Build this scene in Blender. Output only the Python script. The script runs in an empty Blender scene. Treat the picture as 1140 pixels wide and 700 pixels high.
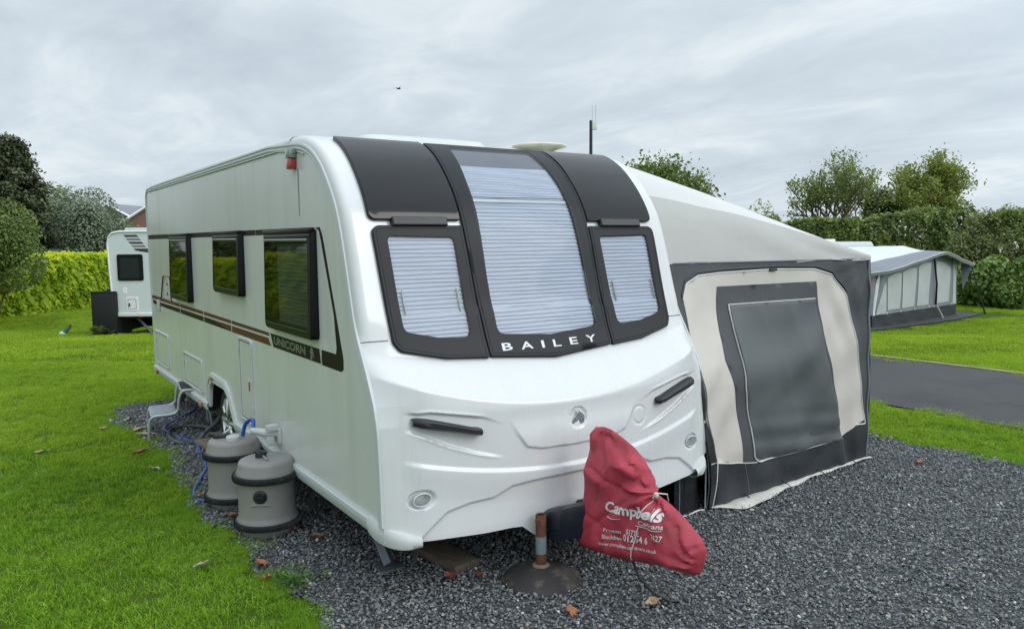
import bpy, bmesh, math, random
import numpy as np
from mathutils import Vector, Matrix
from mathutils.geometry import delaunay_2d_cdt

random.seed(7)
RNG = np.random.default_rng(7)
SC = bpy.context.scene
COL = SC.collection
R_ = math.radians

# ------------------------------------------------------------------ camera
CAM = Vector((-2.66867, -3.57640, 1.81192))
RM = [[0.8265758030226744, -0.5627723893267664, -0.007725261734310311],
      [-0.06110661073511192, -0.07608912406713934, -0.9952268220476994],
      [0.5594983681673151, 0.8231024741854067, -0.09728254215414718]]
cd = bpy.data.cameras.new('camera')
cam = bpy.data.objects.new('camera', cd)
COL.objects.link(cam)
rx, dn, fw = (Vector(r) for r in RM)
cam.matrix_world = Matrix(((rx.x, -dn.x, -fw.x, CAM.x), (rx.y, -dn.y, -fw.y, CAM.y),
                           (rx.z, -dn.z, -fw.z, CAM.z), (0, 0, 0, 1)))
cd.sensor_width = 36
cd.lens = 860.0 / 1140 * 36
cd.clip_start = 0.05
cd.clip_end = 2000
SC.camera = cam
FH = np.array([fw.x, fw.y]) / math.hypot(fw.x, fw.y)      # horizontal view direction
RH = np.array([FH[1], -FH[0]])                            # horizontal right
YAW = math.atan2(RH[1], RH[0])                            # heading of things standing square to the lane on the far side


def ground_z(x, y):
    """The field falls away gently beyond the pitch."""
    x = np.asarray(x, float); y = np.asarray(y, float)
    d = (x - CAM.x) * FH[0] + (y - CAM.y) * FH[1]
    r = (x - CAM.x) * RH[0] + (y - CAM.y) * RH[1]
    zm = .7 + .35 * np.clip((r + 8) / 20, 0, 1)
    t = np.clip((d - 11.0) / 12.5, 0, 1)
    return -zm * t * t * (3 - 2 * t)


def gz(x, y):
    return float(ground_z(x, y))


def at(d, r):
    """ground point d metres ahead of and r metres to the right of the pitch corner"""
    return CAM.x + FH[0] * d + RH[0] * r, CAM.y + FH[1] * d + RH[1] * r


# ------------------------------------------------------------------ objects
BASE = {}


def tag(o, label=None, cat=None, group=None, kind=None):
    if label: o['label'] = label
    if cat: o['category'] = cat
    if group: o['group'] = group
    if kind: o['kind'] = kind
    return o


def thing(name, label, cat, loc=(0, 0, 0), rotz=0.0, group=None):
    o = bpy.data.objects.new(name, None)
    o.empty_display_size = .1
    COL.objects.link(o)
    o.location = loc
    o.rotation_euler = (0, 0, rotz)
    BASE[o] = Vector((0, 0, 0)) if rotz else Vector(loc)
    return tag(o, label, cat, group)


def obj(name, verts, faces, mat, parent=None, smooth=35, loc=None, attr=None):
    """verts in world metres (or in the rotated parent's own frame)"""
    me = bpy.data.meshes.new(name)
    v = np.asarray(verts, float).reshape(-1, 3)
    off = Vector((0, 0, 0))
    if parent is not None: off = BASE[parent]
    elif loc is not None: off = Vector(loc)
    v = v - np.array(off)
    me.from_pydata([tuple(p) for p in v], [], [tuple(f) for f in faces])
    me.validate()
    if attr is not None:
        a = me.attributes.new('tint', 'FLOAT', 'FACE')
        a.data.foreach_set('value', np.asarray(attr, np.float32)[:len(me.polygons)])
    if smooth:
        me.polygons.foreach_set('use_smooth', [True] * len(me.polygons))
        if smooth < 180: me.set_sharp_from_angle(angle=R_(smooth))
    if mat: me.materials.append(mat)
    o = bpy.data.objects.new(name, me)
    COL.objects.link(o)
    if parent is not None: o.parent = parent
    elif loc is not None: o.location = loc
    BASE[o] = off
    return o


class MB:
    """collects shapes into one mesh"""
    def __init__(self): self.v, self.f = [], []

    def add(self, v, f):
        n = len(self.v)
        self.v += [tuple(p) for p in v]
        self.f += [tuple(i + n for i in q) for q in f]
        return self

    def box(self, a, b, bev=0.0, rot=None, mv=None):
        bm = bmesh.new()
        bmesh.ops.create_cube(bm, size=1)
        s = Vector(b) - Vector(a); c = (Vector(a) + Vector(b)) / 2
        for w in bm.verts: w.co = Vector((w.co.x * s.x, w.co.y * s.y, w.co.z * s.z))
        if bev: bmesh.ops.bevel(bm, geom=bm.edges[:], offset=bev, segments=2, affect='EDGES', profile=.6)
        for w in bm.verts:
            w.co = (rot @ w.co if rot else w.co) + c
            if mv: w.co = mv(w.co)
        bm.verts.index_update()
        self.add([w.co for w in bm.verts], [[w.index for w in q.verts] for q in bm.faces])
        bm.free()
        return self

    def tube(self, pts, rad, n=8, closed=False, cap=True, flat=None):
        P = [Vector(p) for p in pts]
        rs = rad if isinstance(rad, (list, tuple, np.ndarray)) else [rad] * len(P)
        rings = []
        up = Vector((0, 0, 1))
        prev = None
        for i, p in enumerate(P):
            if closed: t = (P[(i + 1) % len(P)] - P[i - 1])
            else: t = P[min(i + 1, len(P) - 1)] - P[max(i - 1, 0)]
            t.normalize()
            if prev is None:
                a = t.cross(up)
                if a.length < .05: a = t.cross(Vector((1, 0, 0)))
            else:
                a = prev - t * prev.dot(t)
            a.normalize(); prev = a
            b = t.cross(a)
            ry = rs[i] * (flat if flat else 1)
            rings.append([p + a * math.cos(2 * math.pi * k / n) * rs[i] + b * math.sin(2 * math.pi * k / n) * ry for k in range(n)])
        v = [q for r in rings for q in r]; f = []
        m = len(P)
        for i in range(m if closed else m - 1):
            for k in range(n):
                j = (i + 1) % m
                f.append((i * n + k, i * n + (k + 1) % n, j * n + (k + 1) % n, j * n + k))
        if cap and not closed:
            f.append(tuple(range(n - 1, -1, -1))); f.append(tuple((m - 1) * n + k for k in range(n)))
        return self.add(v, f)

    def lathe(self, prof, c=(0, 0, 0), n=48, axis='Z', sx=1, sy=1):
        v = []; f = []
        for r, z in prof:
            for k in range(n):
                a = 2 * math.pi * k / n
                if axis == 'Z': p = (c[0] + r * sx * math.cos(a), c[1] + r * sy * math.sin(a), c[2] + z)
                elif axis == 'X': p = (c[0] + z, c[1] + r * sx * math.cos(a), c[2] + r * sy * math.sin(a))
                else: p = (c[0] + r * sx * math.cos(a), c[1] + z, c[2] + r * sy * math.sin(a))
                v.append(p)
        for i in range(len(prof) - 1):
            for k in range(n):
                f.append((i * n + k, i * n + (k + 1) % n, (i + 1) * n + (k + 1) % n, (i + 1) * n + k))
        return self.add(v, f)

    def grid(self, G):
        G = np.asarray(G, float); a, b = G.shape[:2]
        f = [(i * b + j, i * b + j + 1, (i + 1) * b + j + 1, (i + 1) * b + j) for i in range(a - 1) for j in range(b - 1)]
        return self.add(G.reshape(-1, 3), f)

    def build(self, name, mat, parent=None, smooth=35, loc=None, fix=True, mv=None):
        v, f = self.v, self.f
        if mv: v = [mv(Vector(p)) for p in v]
        o = obj(name, v, f, mat, parent, smooth, loc)
        if fix:
            bm = bmesh.new(); bm.from_mesh(o.data)
            bmesh.ops.recalc_face_normals(bm, faces=bm.faces[:])
            bm.to_mesh(o.data); bm.free()
            if smooth and smooth < 180: o.data.set_sharp_from_angle(angle=R_(smooth))
        return o


def inside(p, poly):
    x, y = p; c = False
    j = len(poly) - 1
    for i in range(len(poly)):
        xi, yi = poly[i]; xj, yj = poly[j]
        if (yi > y) != (yj > y) and x < (xj - xi) * (y - yi) / (yj - yi) + xi: c = not c
        j = i
    return c


def area(poly):
    return .5 * sum(poly[i - 1][0] * poly[i][1] - poly[i][0] * poly[i - 1][1] for i in range(len(poly)))


def resample(poly, step, closed=True):
    out = []
    n = len(poly)
    for i in range(n if closed else n - 1):
        a = poly[i]; b = poly[(i + 1) % n]
        L = math.dist(a, b); k = max(1, int(math.ceil(L / step - 1e-6)))
        for q in range(k):
            out.append(tuple(a[d] + (b[d] - a[d]) * q / k for d in range(len(a))))
    if not closed: out.append(tuple(poly[-1]))
    return out


def rpoly(pts, r, seg=6):
    """round the corners of a polygon; r may be one radius or one per corner"""
    n = len(pts); out = []
    for i in range(n):
        p = Vector(pts[i]); a = Vector(pts[i - 1]) - p; b = Vector(pts[(i + 1) % n]) - p
        rr = r[i] if isinstance(r, (list, tuple)) else r
        if rr <= 0: out.append(tuple(p)); continue
        ang = a.angle(b); d = min(rr / max(math.tan(ang / 2), .05), a.length * .48, b.length * .48)
        s = p + a.normalized() * d; e = p + b.normalized() * d
        for k in range(seg + 1):
            t = k / seg
            out.append(tuple(s * (1 - t) ** 2 + p * 2 * t * (1 - t) + e * t * t))
    return out


def inset(poly, d):
    s = 1 if area(poly) > 0 else -1
    out = []
    n = len(poly)
    for i in range(n):
        a = Vector(poly[i]) - Vector(poly[i - 1]); b = Vector(poly[(i + 1) % n]) - Vector(poly[i])
        if a.length < 1e-9: a = b
        if b.length < 1e-9: b = a
        na = Vector((-a.y, a.x)).normalized(); nb = Vector((-b.y, b.x)).normalized()
        m = (na + nb)
        m = m / max(m.dot(na), .35) if m.length > 1e-6 else na
        out.append((poly[i][0] + m.x * d * s, poly[i][1] + m.y * d * s))
    return out


def panel(name, outer, mapf, th, mat, parent=None, holes=(), step=.06, bev=.003, base=0.0, smooth=35, loc=None, skirt=True):
    """a sheet of thickness th with a bevelled edge lying on the surface mapf(u, v, height)"""
    loops = [resample(list(outer), step)] + [resample(list(h), step) for h in holes]
    ins = [inset(loops[0], bev)] + [inset(h, -bev) for h in loops[1:]] if bev else loops
    pts = []; edges = []
    for L in ins:
        n0 = len(pts); pts += [Vector(p) for p in L]
        edges += [(n0 + i, n0 + (i + 1) % len(L)) for i in range(len(L))]
    nb = len(pts)
    us = [p[0] for p in ins[0]]; vs = [p[1] for p in ins[0]]
    B = np.array([tuple(p) for p in pts])
    for u in np.arange(min(us) + step * .5, max(us), step):
        for w in np.arange(min(vs) + step * .5, max(vs), step):
            if np.min((B[:, 0] - u) ** 2 + (B[:, 1] - w) ** 2) < (step * .45) ** 2: continue
            if inside((u, w), ins[0]) and not any(inside((u, w), h) for h in ins[1:]): pts.append(Vector((u, w)))
    V, E_, F, ov, oe, of = delaunay_2d_cdt(pts, edges, [], 0, 1e-7)
    F = [f for f in F if (lambda c: inside(c, ins[0]) and not any(inside(c, h) for h in ins[1:]))(
        (sum(V[i].x for i in f) / len(f), sum(V[i].y for i in f) / len(f)))]
    verts = [mapf(p.x, p.y, base + th) for p in V]
    faces = [tuple(f) for f in F]
    back = {}
    for new, olds in enumerate(ov):
        for o_ in olds: back[o_] = new
    if skirt:
        k0 = 0
        for Lo, Li in zip(loops, ins):
            n = len(Lo); m0 = len(verts)
            mid = [mapf(p[0], p[1], base + th - (bev if th > bev else 0)) for p in Lo]
            low = [mapf(p[0], p[1], base) for p in Lo]
            verts += mid + low
            for i in range(n):
                j = (i + 1) % n
                a, b = back[k0 + i], back[k0 + j]
                if bev: faces.append((a, b, m0 + j, m0 + i))
                faces.append((m0 + i, m0 + j, m0 + n + j, m0 + n + i))
            k0 += n
    m = MB(); m.v = [tuple(p) for p in verts]; m.f = faces
    return m.build(name, mat, parent, smooth, loc)


def text(name, body, mapf, u0, v0, h, mat, parent=None, width=None, off=.002, bold=0.0, shear=0.0, spacing=1.0, dirx=(1, 0), fine=0):
    """lettering of cap height h whose baseline starts at (u0, v0), laid on mapf"""
    cu = bpy.data.curves.new(name, 'FONT')
    cu.body = body; cu.size = 1; cu.offset = bold; cu.shear = shear; cu.space_character = spacing
    cu.resolution_u = 3
    t = bpy.data.objects.new('lettering_source', cu); COL.objects.link(t)
    dg = bpy.context.evaluated_depsgraph_get(); dg.update()
    me = bpy.data.meshes.new_from_object(t.evaluated_get(dg))
    if fine:
        bm = bmesh.new(); bm.from_mesh(me)
        bmesh.ops.triangulate(bm, faces=bm.faces[:])
        for _ in range(fine): bmesh.ops.subdivide_edges(bm, edges=[e for e in bm.edges if e.calc_length() > .12], cuts=1, use_grid_fill=False); bmesh.ops.triangulate(bm, faces=bm.faces[:])
        bm.to_mesh(me); bm.free()
    v = np.array([p.co[:] for p in me.vertices]); f = [tuple(p.vertices) for p in me.polygons]
    bpy.data.objects.remove(t); bpy.data.curves.remove(cu); bpy.data.meshes.remove(me)
    v[:, 0] -= v[:, 0].min()
    s = h / .69
    sx = (width / v[:, 0].max()) if width else s
    dx, dy = dirx
    P = []
    for p in v:
        a, b = p[0] * sx, p[1] * s
        P.append(mapf(u0 + a * dx - b * dy, v0 + a * dy + b * dx, off))
    return obj(name, P, f, mat, parent, 0)


# ------------------------------------------------------------------ materials
MATS = {}


def nd(nt, t, **kw):
    n = nt.nodes.new(t)
    for k, v in kw.items():
        if hasattr(n, k): setattr(n, k, v)
        else: n.inputs[k].default_value = v
    return n


def mat(name, col, rough=.5, metal=0.0, var=.12, vscale=6.0, bump=0.0, bscale=60.0, coat=0.0, spec=.5, col2=None, stretch=(1, 1, 1),
        dirt=None, dirt_amt=0.0, dirt_scale=3.0, sheen=0.0, coords='Object', rvar=.08, bdist=.01):
    """principled material whose colour wanders between two tones with noise, optional stains and bump"""
    m = bpy.data.materials.new(name); m.use_nodes = True
    nt = m.node_tree; L = nt.links.new
    b = nt.nodes['Principled BSDF']
    tc = nd(nt, 'ShaderNodeTexCoord')
    mp = nd(nt, 'ShaderNodeMapping'); mp.inputs['Scale'].default_value = stretch
    L(tc.outputs[coords], mp.inputs['Vector'])
    nz = nd(nt, 'ShaderNodeTexNoise', Scale=vscale, Detail=6.0, Roughness=.6)
    L(mp.outputs[0], nz.inputs['Vector'])
    rp = nd(nt, 'ShaderNodeMapRange'); rp.inputs['From Min'].default_value = .3; rp.inputs['From Max'].default_value = .7
    L(nz.outputs['Fac'], rp.inputs['Value'])
    c2 = col2 if col2 else tuple(max(0, c * (1 - var * 2)) for c in col)
    mx = nd(nt, 'ShaderNodeMix', data_type='RGBA')
    mx.inputs[6].default_value = (*c2, 1); mx.inputs[7].default_value = (*col, 1)
    L(rp.outputs[0], mx.inputs[0])
    out = mx.outputs[2]
    if dirt:
        n2 = nd(nt, 'ShaderNodeTexNoise', Scale=dirt_scale, Detail=9.0, Roughness=.68)
        L(mp.outputs[0], n2.inputs['Vector'])
        r2 = nd(nt, 'ShaderNodeMapRange'); r2.inputs['From Min'].default_value = .5; r2.inputs['From Max'].default_value = .72
        r2.inputs['To Max'].default_value = dirt_amt
        L(n2.outputs['Fac'], r2.inputs['Value'])
        m2 = nd(nt, 'ShaderNodeMix', data_type='RGBA'); m2.inputs[7].default_value = (*dirt, 1)
        L(out, m2.inputs[6]); L(r2.outputs[0], m2.inputs[0]); out = m2.outputs[2]
    L(out, b.inputs['Base Color'])
    rr = nd(nt, 'ShaderNodeMapRange'); rr.inputs['To Min'].default_value = max(.02, rough - rvar); rr.inputs['To Max'].default_value = min(1, rough + rvar)
    L(nz.outputs['Fac'], rr.inputs['Value']); L(rr.outputs[0], b.inputs['Roughness'])
    b.inputs['Metallic'].default_value = metal
    b.inputs['Coat Weight'].default_value = coat
    b.inputs['Coat Roughness'].default_value = .06
    b.inputs['Specular IOR Level'].default_value = spec
    b.inputs['Sheen Weight'].default_value = sheen
    if bump:
        n3 = nd(nt, 'ShaderNodeTexNoise', Scale=bscale, Detail=4.0)
        L(mp.outputs[0], n3.inputs['Vector'])
        bp = nd(nt, 'ShaderNodeBump', Strength=bump, Distance=bdist)
        L(n3.outputs['Fac'], bp.inputs['Height']); L(bp.outputs[0], b.inputs['Normal'])
    MATS[name] = m
    return m


def leaf_mat(name, c1, c2, c3=None, trans=.35, rough=.5, spec=.35, wscale=.8):
    """foliage: colour by the leaf's own tint, some light through the blade"""
    m = bpy.data.materials.new(name); m.use_nodes = True
    nt = m.node_tree; L = nt.links.new
    b = nt.nodes['Principled BSDF']; o = nt.nodes['Material Output']
    at_ = nd(nt, 'ShaderNodeAttribute', attribute_name='tint')
    rp = nd(nt, 'ShaderNodeValToRGB')
    e = rp.color_ramp.elements
    e[0].position = 0; e[0].color = (*c1, 1); e[1].position = .75 if c3 else 1; e[1].color = (*c2, 1)
    if c3: q = e.new(1.0); q.color = (*c3, 1)
    ge = nd(nt, 'ShaderNodeNewGeometry')
    nz = nd(nt, 'ShaderNodeTexNoise', Scale=wscale, Detail=3.0)
    L(ge.outputs['Position'], nz.inputs['Vector'])
    ad = nd(nt, 'ShaderNodeMath', operation='MULTIPLY_ADD'); ad.inputs[1].default_value = .9; ad.inputs[2].default_value = -.45
    L(nz.outputs['Fac'], ad.inputs[0])
    a2 = nd(nt, 'ShaderNodeMath', operation='ADD', use_clamp=True)
    L(ad.outputs[0], a2.inputs[0]); L(at_.outputs['Fac'], a2.inputs[1])
    L(a2.outputs[0], rp.inputs['Fac'])
    L(rp.outputs[0], b.inputs['Base Color'])
    b.inputs['Roughness'].default_value = rough
    b.inputs['Specular IOR Level'].default_value = spec
    tr = nd(nt, 'ShaderNodeBsdfTranslucent')
    L(rp.outputs[0], tr.inputs['Color'])
    ms = nd(nt, 'ShaderNodeMixShader'); ms.inputs[0].default_value = trans
    L(b.outputs[0], ms.inputs[1]); L(tr.outputs[0], ms.inputs[2]); L(ms.outputs[0], o.inputs['Surface'])
    MATS[name] = m
    return m


def clear_mat(name, tint, gloss_rough=.04, ior=1.45, haze=0.0, hazecol=(.6, .65, .7)):
    """thin acrylic: mostly lets light through with a tint, reflects at grazing angles"""
    m = bpy.data.materials.new(name); m.use_nodes = True
    nt = m.node_tree; L = nt.links.new
    for n in list(nt.nodes):
        if n.type == 'BSDF_PRINCIPLED': nt.nodes.remove(n)
    o = nt.nodes['Material Output']
    t = nd(nt, 'ShaderNodeBsdfTransparent'); t.inputs[0].default_value = (*tint, 1)
    g = nd(nt, 'ShaderNodeBsdfGlossy'); g.inputs['Roughness'].default_value = gloss_rough
    f = nd(nt, 'ShaderNodeFresnel', IOR=ior)
    x = nd(nt, 'ShaderNodeMixShader'); L(f.outputs[0], x.inputs[0])
    if haze:
        d = nd(nt, 'ShaderNodeBsdfDiffuse'); d.inputs[0].default_value = (*hazecol, 1)
        y = nd(nt, 'ShaderNodeMixShader'); y.inputs[0].default_value = haze
        L(t.outputs[0], y.inputs[1]); L(d.outputs[0], y.inputs[2]); L(y.outputs[0], x.inputs[1])
    else:
        L(t.outputs[0], x.inputs[1])
    L(g.outputs[0], x.inputs[2]); L(x.outputs[0], o.inputs['Surface'])
    MATS[name] = m
    return m


mat('gelcoat', (.60, .605, .60), .28, var=.012, vscale=2.5, coat=.5, dirt=(.50, .52, .48), dirt_amt=.16, dirt_scale=2.6, stretch=(2.4, 1, .22))
mat('side_skin', (.64, .648, .622), .22, var=.03, vscale=1.6, coat=.10, dirt=(.40, .44, .35), dirt_amt=.5, dirt_scale=1.5, stretch=(1, 1.6, .22), rvar=.05)
mat('roof_skin', (.66, .67, .65), .4, var=.03, dirt=(.45, .48, .38), dirt_amt=.4)
mat('white_trim', (.52, .55, .54), .35, var=.03, vscale=5, dirt=(.45, .48, .42), dirt_amt=.35, dirt_scale=6)
mat('white_plastic', (.56, .58, .56), .4, var=.03, vscale=5, dirt=(.42, .45, .38), dirt_amt=.3, dirt_scale=8)
mat('cream_plastic', (.72, .70, .56), .45, var=.06, vscale=8, dirt=(.22, .22, .07), dirt_amt=.75, dirt_scale=7)
mat('aluminium', (.55, .56, .57), .35, metal=.9, var=.05, vscale=8)
mat('alloy', (.62, .63, .64), .3, metal=.85, var=.06, vscale=10)
mat('acrylic_frame', (.015, .016, .018), .42, var=.05, rvar=.04, spec=.2)
mat('acrylic_lid', (.006, .0056, .006), .07, var=.05, rvar=.02, spec=.3)
mat('black_plastic', (.014, .014, .016), .42, var=.1, vscale=20, bump=.1, bscale=300)
mat('tow_cover', (.010, .012, .022), .3, var=.1, vscale=10, dirt=(.06, .06, .05), dirt_amt=.4, dirt_scale=5)
mat('rubber', (.018, .018, .019), .75, var=.15, vscale=15, bump=.2, bscale=120, dirt=(.09, .085, .075), dirt_amt=.5, dirt_scale=9)
mat('base_rubber', (.034, .029, .030), .7, var=.2, vscale=9, bump=.4, bscale=60, dirt=(.20, .17, .12), dirt_amt=.75, dirt_scale=7)
mat('letter_silver', (.62, .64, .66), .35, var=.03)
mat('emblem_metal', (.42, .45, .43), .25, metal=.6, var=.2, vscale=40)
mat('decal_dark', (.022, .018, .012), .5, var=.12, spec=.15)
mat('decal_brown', (.130, .050, .026), .5, var=.12, spec=.2)
mat('decal_pale', (.62, .60, .54), .35, var=.05)
mat('decal_letter', (.20, .21, .17), .35, var=.06)
mat('decal_red', (.45, .06, .05), .4, var=.1)
mat('window_frame', (.005, .005, .006), .35, var=.1, spec=.25)
mat('lining_grey', (.20, .21, .225), .6, var=.1, vscale=3)
mat('blind', (.58, .61, .67), .7, var=.03, vscale=4)
mat('dark_blind', (.50, .53, .50), .7, var=.08)
mat('dark_inside', (.012, .014, .010), .8, var=.2)
mat('chrome', (.7, .71, .72), .15, metal=1.0, var=.05)
mat('lens_clear', (.33, .36, .35), .2, var=.3, vscale=30, coat=.5)
mat('lens_red', (.42, .035, .02), .2, var=.1, coat=.4)
mat('lens_orange', (.62, .20, .06), .25, var=.1, coat=.3)
mat('bark', (.13, .10, .075), .9, var=.2, vscale=9, bump=.7, bscale=25, stretch=(1, 1, .25))
mat('drum', (.265, .255, .24), .42, var=.05, vscale=6, dirt=(.20, .18, .15), dirt_amt=.35, dirt_scale=8)
mat('hose_blue', (.02, .09, .42), .35, var=.15, vscale=10)
mat('hose_grey', (.09, .105, .11), .5, var=.15, vscale=15)
mat('stool_metal', (.42, .44, .46), .42, metal=.5, var=.08)
mat('stool_mat', (.36, .39, .42), .7, var=.3, vscale=25, col2=(.18, .20, .22))
mat('wood', (.23, .17, .11), .85, var=.2, vscale=12, bump=.4, bscale=40, stretch=(8, 1, 4))
mat('old_wood', (.13, .105, .075), .9, var=.25, vscale=14, bump=.5, bscale=40, stretch=(6, 1, 4))
mat('rust', (.17, .060, .030), .85, var=.3, vscale=14, bump=.5, bscale=50, col2=(.05, .028, .02))
mat('flaking_paint', (.21, .27, .29), .6, var=.12, vscale=8, dirt=(.15, .055, .03), dirt_amt=1.0, dirt_scale=9)
mat('steady_grey', (.10, .115, .125), .4, metal=.4, var=.1)
mat('red_pvc', (.50, .055, .085), .5, var=.16, vscale=7, bump=.3, bscale=22, bdist=.012, dirt=(.23, .045, .04), dirt_amt=.65, dirt_scale=4.5, spec=.35)
mat('cord', (.62, .60, .54), .8, var=.1)
mat('print_white', (.74, .72, .70), .7, var=.08, vscale=15)
mat('awning_roof', (.57, .565, .55), .7, var=.03, vscale=3, bump=.2, bscale=5, bdist=.03, dirt=(.40, .41, .38), dirt_amt=.3, dirt_scale=1.5)  # paler than the gable cloth, with sky light put into the colour
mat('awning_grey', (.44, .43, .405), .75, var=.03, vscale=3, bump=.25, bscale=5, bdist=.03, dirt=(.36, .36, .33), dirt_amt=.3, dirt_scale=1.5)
mat('awning_charcoal', (.060, .063, .068), .72, var=.10, vscale=4, bump=.3, bscale=9, bdist=.02)
mat('awning_cream', (.53, .49, .44), .8, var=.04, vscale=3, bump=.25, bscale=7, bdist=.02)
mat('awning_flap', (.070, .080, .082), .55, var=.03, vscale=3, bump=.12, bscale=3, bdist=.03)
mat('awning_skirt', (.026, .029, .034), .48, var=.15, vscale=5, bump=.4, bscale=8, bdist=.02)
mat('black_skirt', (.010, .011, .014), .42, var=.15, vscale=6, bump=.5, bscale=9, bdist=.02)
mat('piping', (.62, .62, .58), .6, var=.08)
mat('mud_flap', (.60, .58, .53), .6, var=.08, vscale=6, bump=.4, bscale=12, bdist=.02, dirt=(.30, .27, .20), dirt_amt=.6, dirt_scale=5)
mat('awning_silver', (.62, .64, .66), .6, var=.04, vscale=1.5, bump=.2, bscale=3, bdist=.03)
mat('awning_slate', (.20, .22, .24), .7, var=.06, vscale=2)
mat('awning_pale_window', (.45, .475, .46), .5, var=.06, vscale=2.5, bump=.35, bscale=3.5, bdist=.05)
mat('awning_lilac', (.36, .37, .39), .6, var=.05, vscale=2, bump=.3, bscale=4, bdist=.03)
mat('awning_black', (.022, .024, .028), .6, var=.1, vscale=5)
mat('far_white', (.62, .66, .65), .3, var=.02, coat=.2)
mat('far_black', (.010, .010, .011), .55, var=.2, vscale=4)
mat('far_glass', (.020, .026, .028), .08, var=.1)
mat('far_graphic', (.07, .06, .06), .4, var=.3, vscale=4)
mat('tap_green', (.03, .20, .12), .45, var=.15)
mat('tap_glass', (.45, .66, .60), .2, var=.2)
mat('brick', (.25, .14, .11), .9, var=.2, vscale=12, bump=.3, bscale=30)
mat('slate_roof', (.20, .215, .235), .6, var=.12, vscale=4)
mat('white_paint', (.78, .78, .77), .5, var=.03)
mat('window_dark', (.03, .035, .04), .1, var=.2)
mat('kerb_edging', (.36, .31, .22), .9, var=.2, vscale=5)
mat('mast_black', (.016, .020, .030), .5, var=.1)
mat('bird_dark', (.02, .02, .022), .8, var=.1)
mat('asphalt', (.057, .056, .056), .8, var=.14, vscale=1.3, bump=.7, bscale=180, bdist=.004, dirt=(.022, .023, .025), dirt_amt=.8, dirt_scale=.9, spec=.4, coords='Object')
mat('leaf_tan', (.52, .38, .22), .7, var=.15, vscale=30)
mat('leaf_brown', (.24, .12, .055), .7, var=.2, vscale=30)
mat('leaf_rust', (.40, .15, .06), .7, var=.2, vscale=30)
mat('leaf_grey', (.42, .38, .31), .7, var=.15, vscale=30)
mat('leaf_red', (.22, .055, .035), .7, var=.2, vscale=30)
mat('blossom', (.72, .68, .62), .7, var=.08)
mat('ivy_bark', (.05, .07, .025), .9, var=.3, vscale=8, bump=.6, bscale=20)
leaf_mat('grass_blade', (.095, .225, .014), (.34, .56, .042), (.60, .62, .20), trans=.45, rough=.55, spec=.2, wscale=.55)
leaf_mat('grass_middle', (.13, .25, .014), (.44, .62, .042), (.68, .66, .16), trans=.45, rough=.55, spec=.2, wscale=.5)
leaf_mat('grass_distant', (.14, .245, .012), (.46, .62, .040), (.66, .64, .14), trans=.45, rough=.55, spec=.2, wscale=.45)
leaf_mat('lime_conifer', (.26, .39, .022), (.46, .60, .030), (.74, .78, .05), trans=.55, wscale=.7)
leaf_mat('dark_conifer', (.034, .050, .024), (.085, .108, .046), (.16, .17, .08), trans=.2, wscale=.5)
leaf_mat('bush_green', (.085, .13, .028), (.20, .27, .07), (.34, .39, .16), trans=.3, wscale=.5)
leaf_mat('willow_leaf', (.12, .165, .095), (.24, .295, .19), (.40, .43, .34), trans=.3, wscale=.4)
leaf_mat('tree_olive', (.115, .165, .035), (.25, .325, .08), (.38, .41, .14), trans=.4, wscale=.4)
leaf_mat('tree_yellow', (.14, .185, .03), (.31, .365, .07), (.42, .43, .13), trans=.4, wscale=.4)
leaf_mat('ivy_leaf', (.018, .040, .010), (.045, .085, .02), trans=.2)
leaf_mat('hedge_leaf', (.080, .120, .026), (.225, .30, .07), (.44, .50, .17), trans=.25, wscale=.35)
leaf_mat('hawthorn_leaf', (.085, .115, .030), (.19, .225, .07), (.30, .32, .14), trans=.3, wscale=.5)
leaf_mat('laurel_leaf', (.095, .170, .028), (.21, .32, .07), (.40, .50, .16), trans=.3, rough=.3, spec=.5, wscale=.7)
leaf_mat('weed_leaf', (.05, .13, .02), (.12, .24, .05), trans=.3)
clear_mat('front_acrylic', (.88, .90, .93), .06, 1.22, haze=.04, hazecol=(.35, .38, .42))
clear_mat('side_acrylic', (.46, .49, .46), .03, 1.38)


def ground_mat():
    m = bpy.data.materials.new('lawn_soil'); m.use_nodes = True
    nt = m.node_tree; L = nt.links.new; b = nt.nodes['Principled BSDF']
    ge = nd(nt, 'ShaderNodeNewGeometry')
    n1 = nd(nt, 'ShaderNodeTexNoise', Scale=.45, Detail=4.0)
    n2 = nd(nt, 'ShaderNodeTexNoise', Scale=14.0, Detail=8.0, Roughness=.7)
    L(ge.outputs['Position'], n1.inputs['Vector']); L(ge.outputs['Position'], n2.inputs['Vector'])
    r = nd(nt, 'ShaderNodeValToRGB'); e = r.color_ramp.elements
    e[0].position = .3; e[0].color = (.035, .070, .008, 1); e[1].position = .7; e[1].color = (.085, .140, .014, 1)
    ad = nd(nt, 'ShaderNodeMath', operation='ADD'); s = nd(nt, 'ShaderNodeMath', operation='MULTIPLY'); s.inputs[1].default_value = .5
    L(n1.outputs['Fac'], ad.inputs[0]); L(n2.outputs['Fac'], ad.inputs[1]); L(ad.outputs[0], s.inputs[0]); L(s.outputs[0], r.inputs[0])
    L(r.outputs[0], b.inputs['Base Color']); b.inputs['Roughness'].default_value = .9; b.inputs['Specular IOR Level'].default_value = .1
    bp = nd(nt, 'ShaderNodeBump', Strength=.8, Distance=.03); n3 = nd(nt, 'ShaderNodeTexNoise', Scale=60.0, Detail=4.0)
    L(ge.outputs['Position'], n3.inputs['Vector']); L(n3.outputs['Fac'], bp.inputs['Height']); L(bp.outputs[0], b.inputs['Normal'])
    MATS['lawn_soil'] = m


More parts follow.
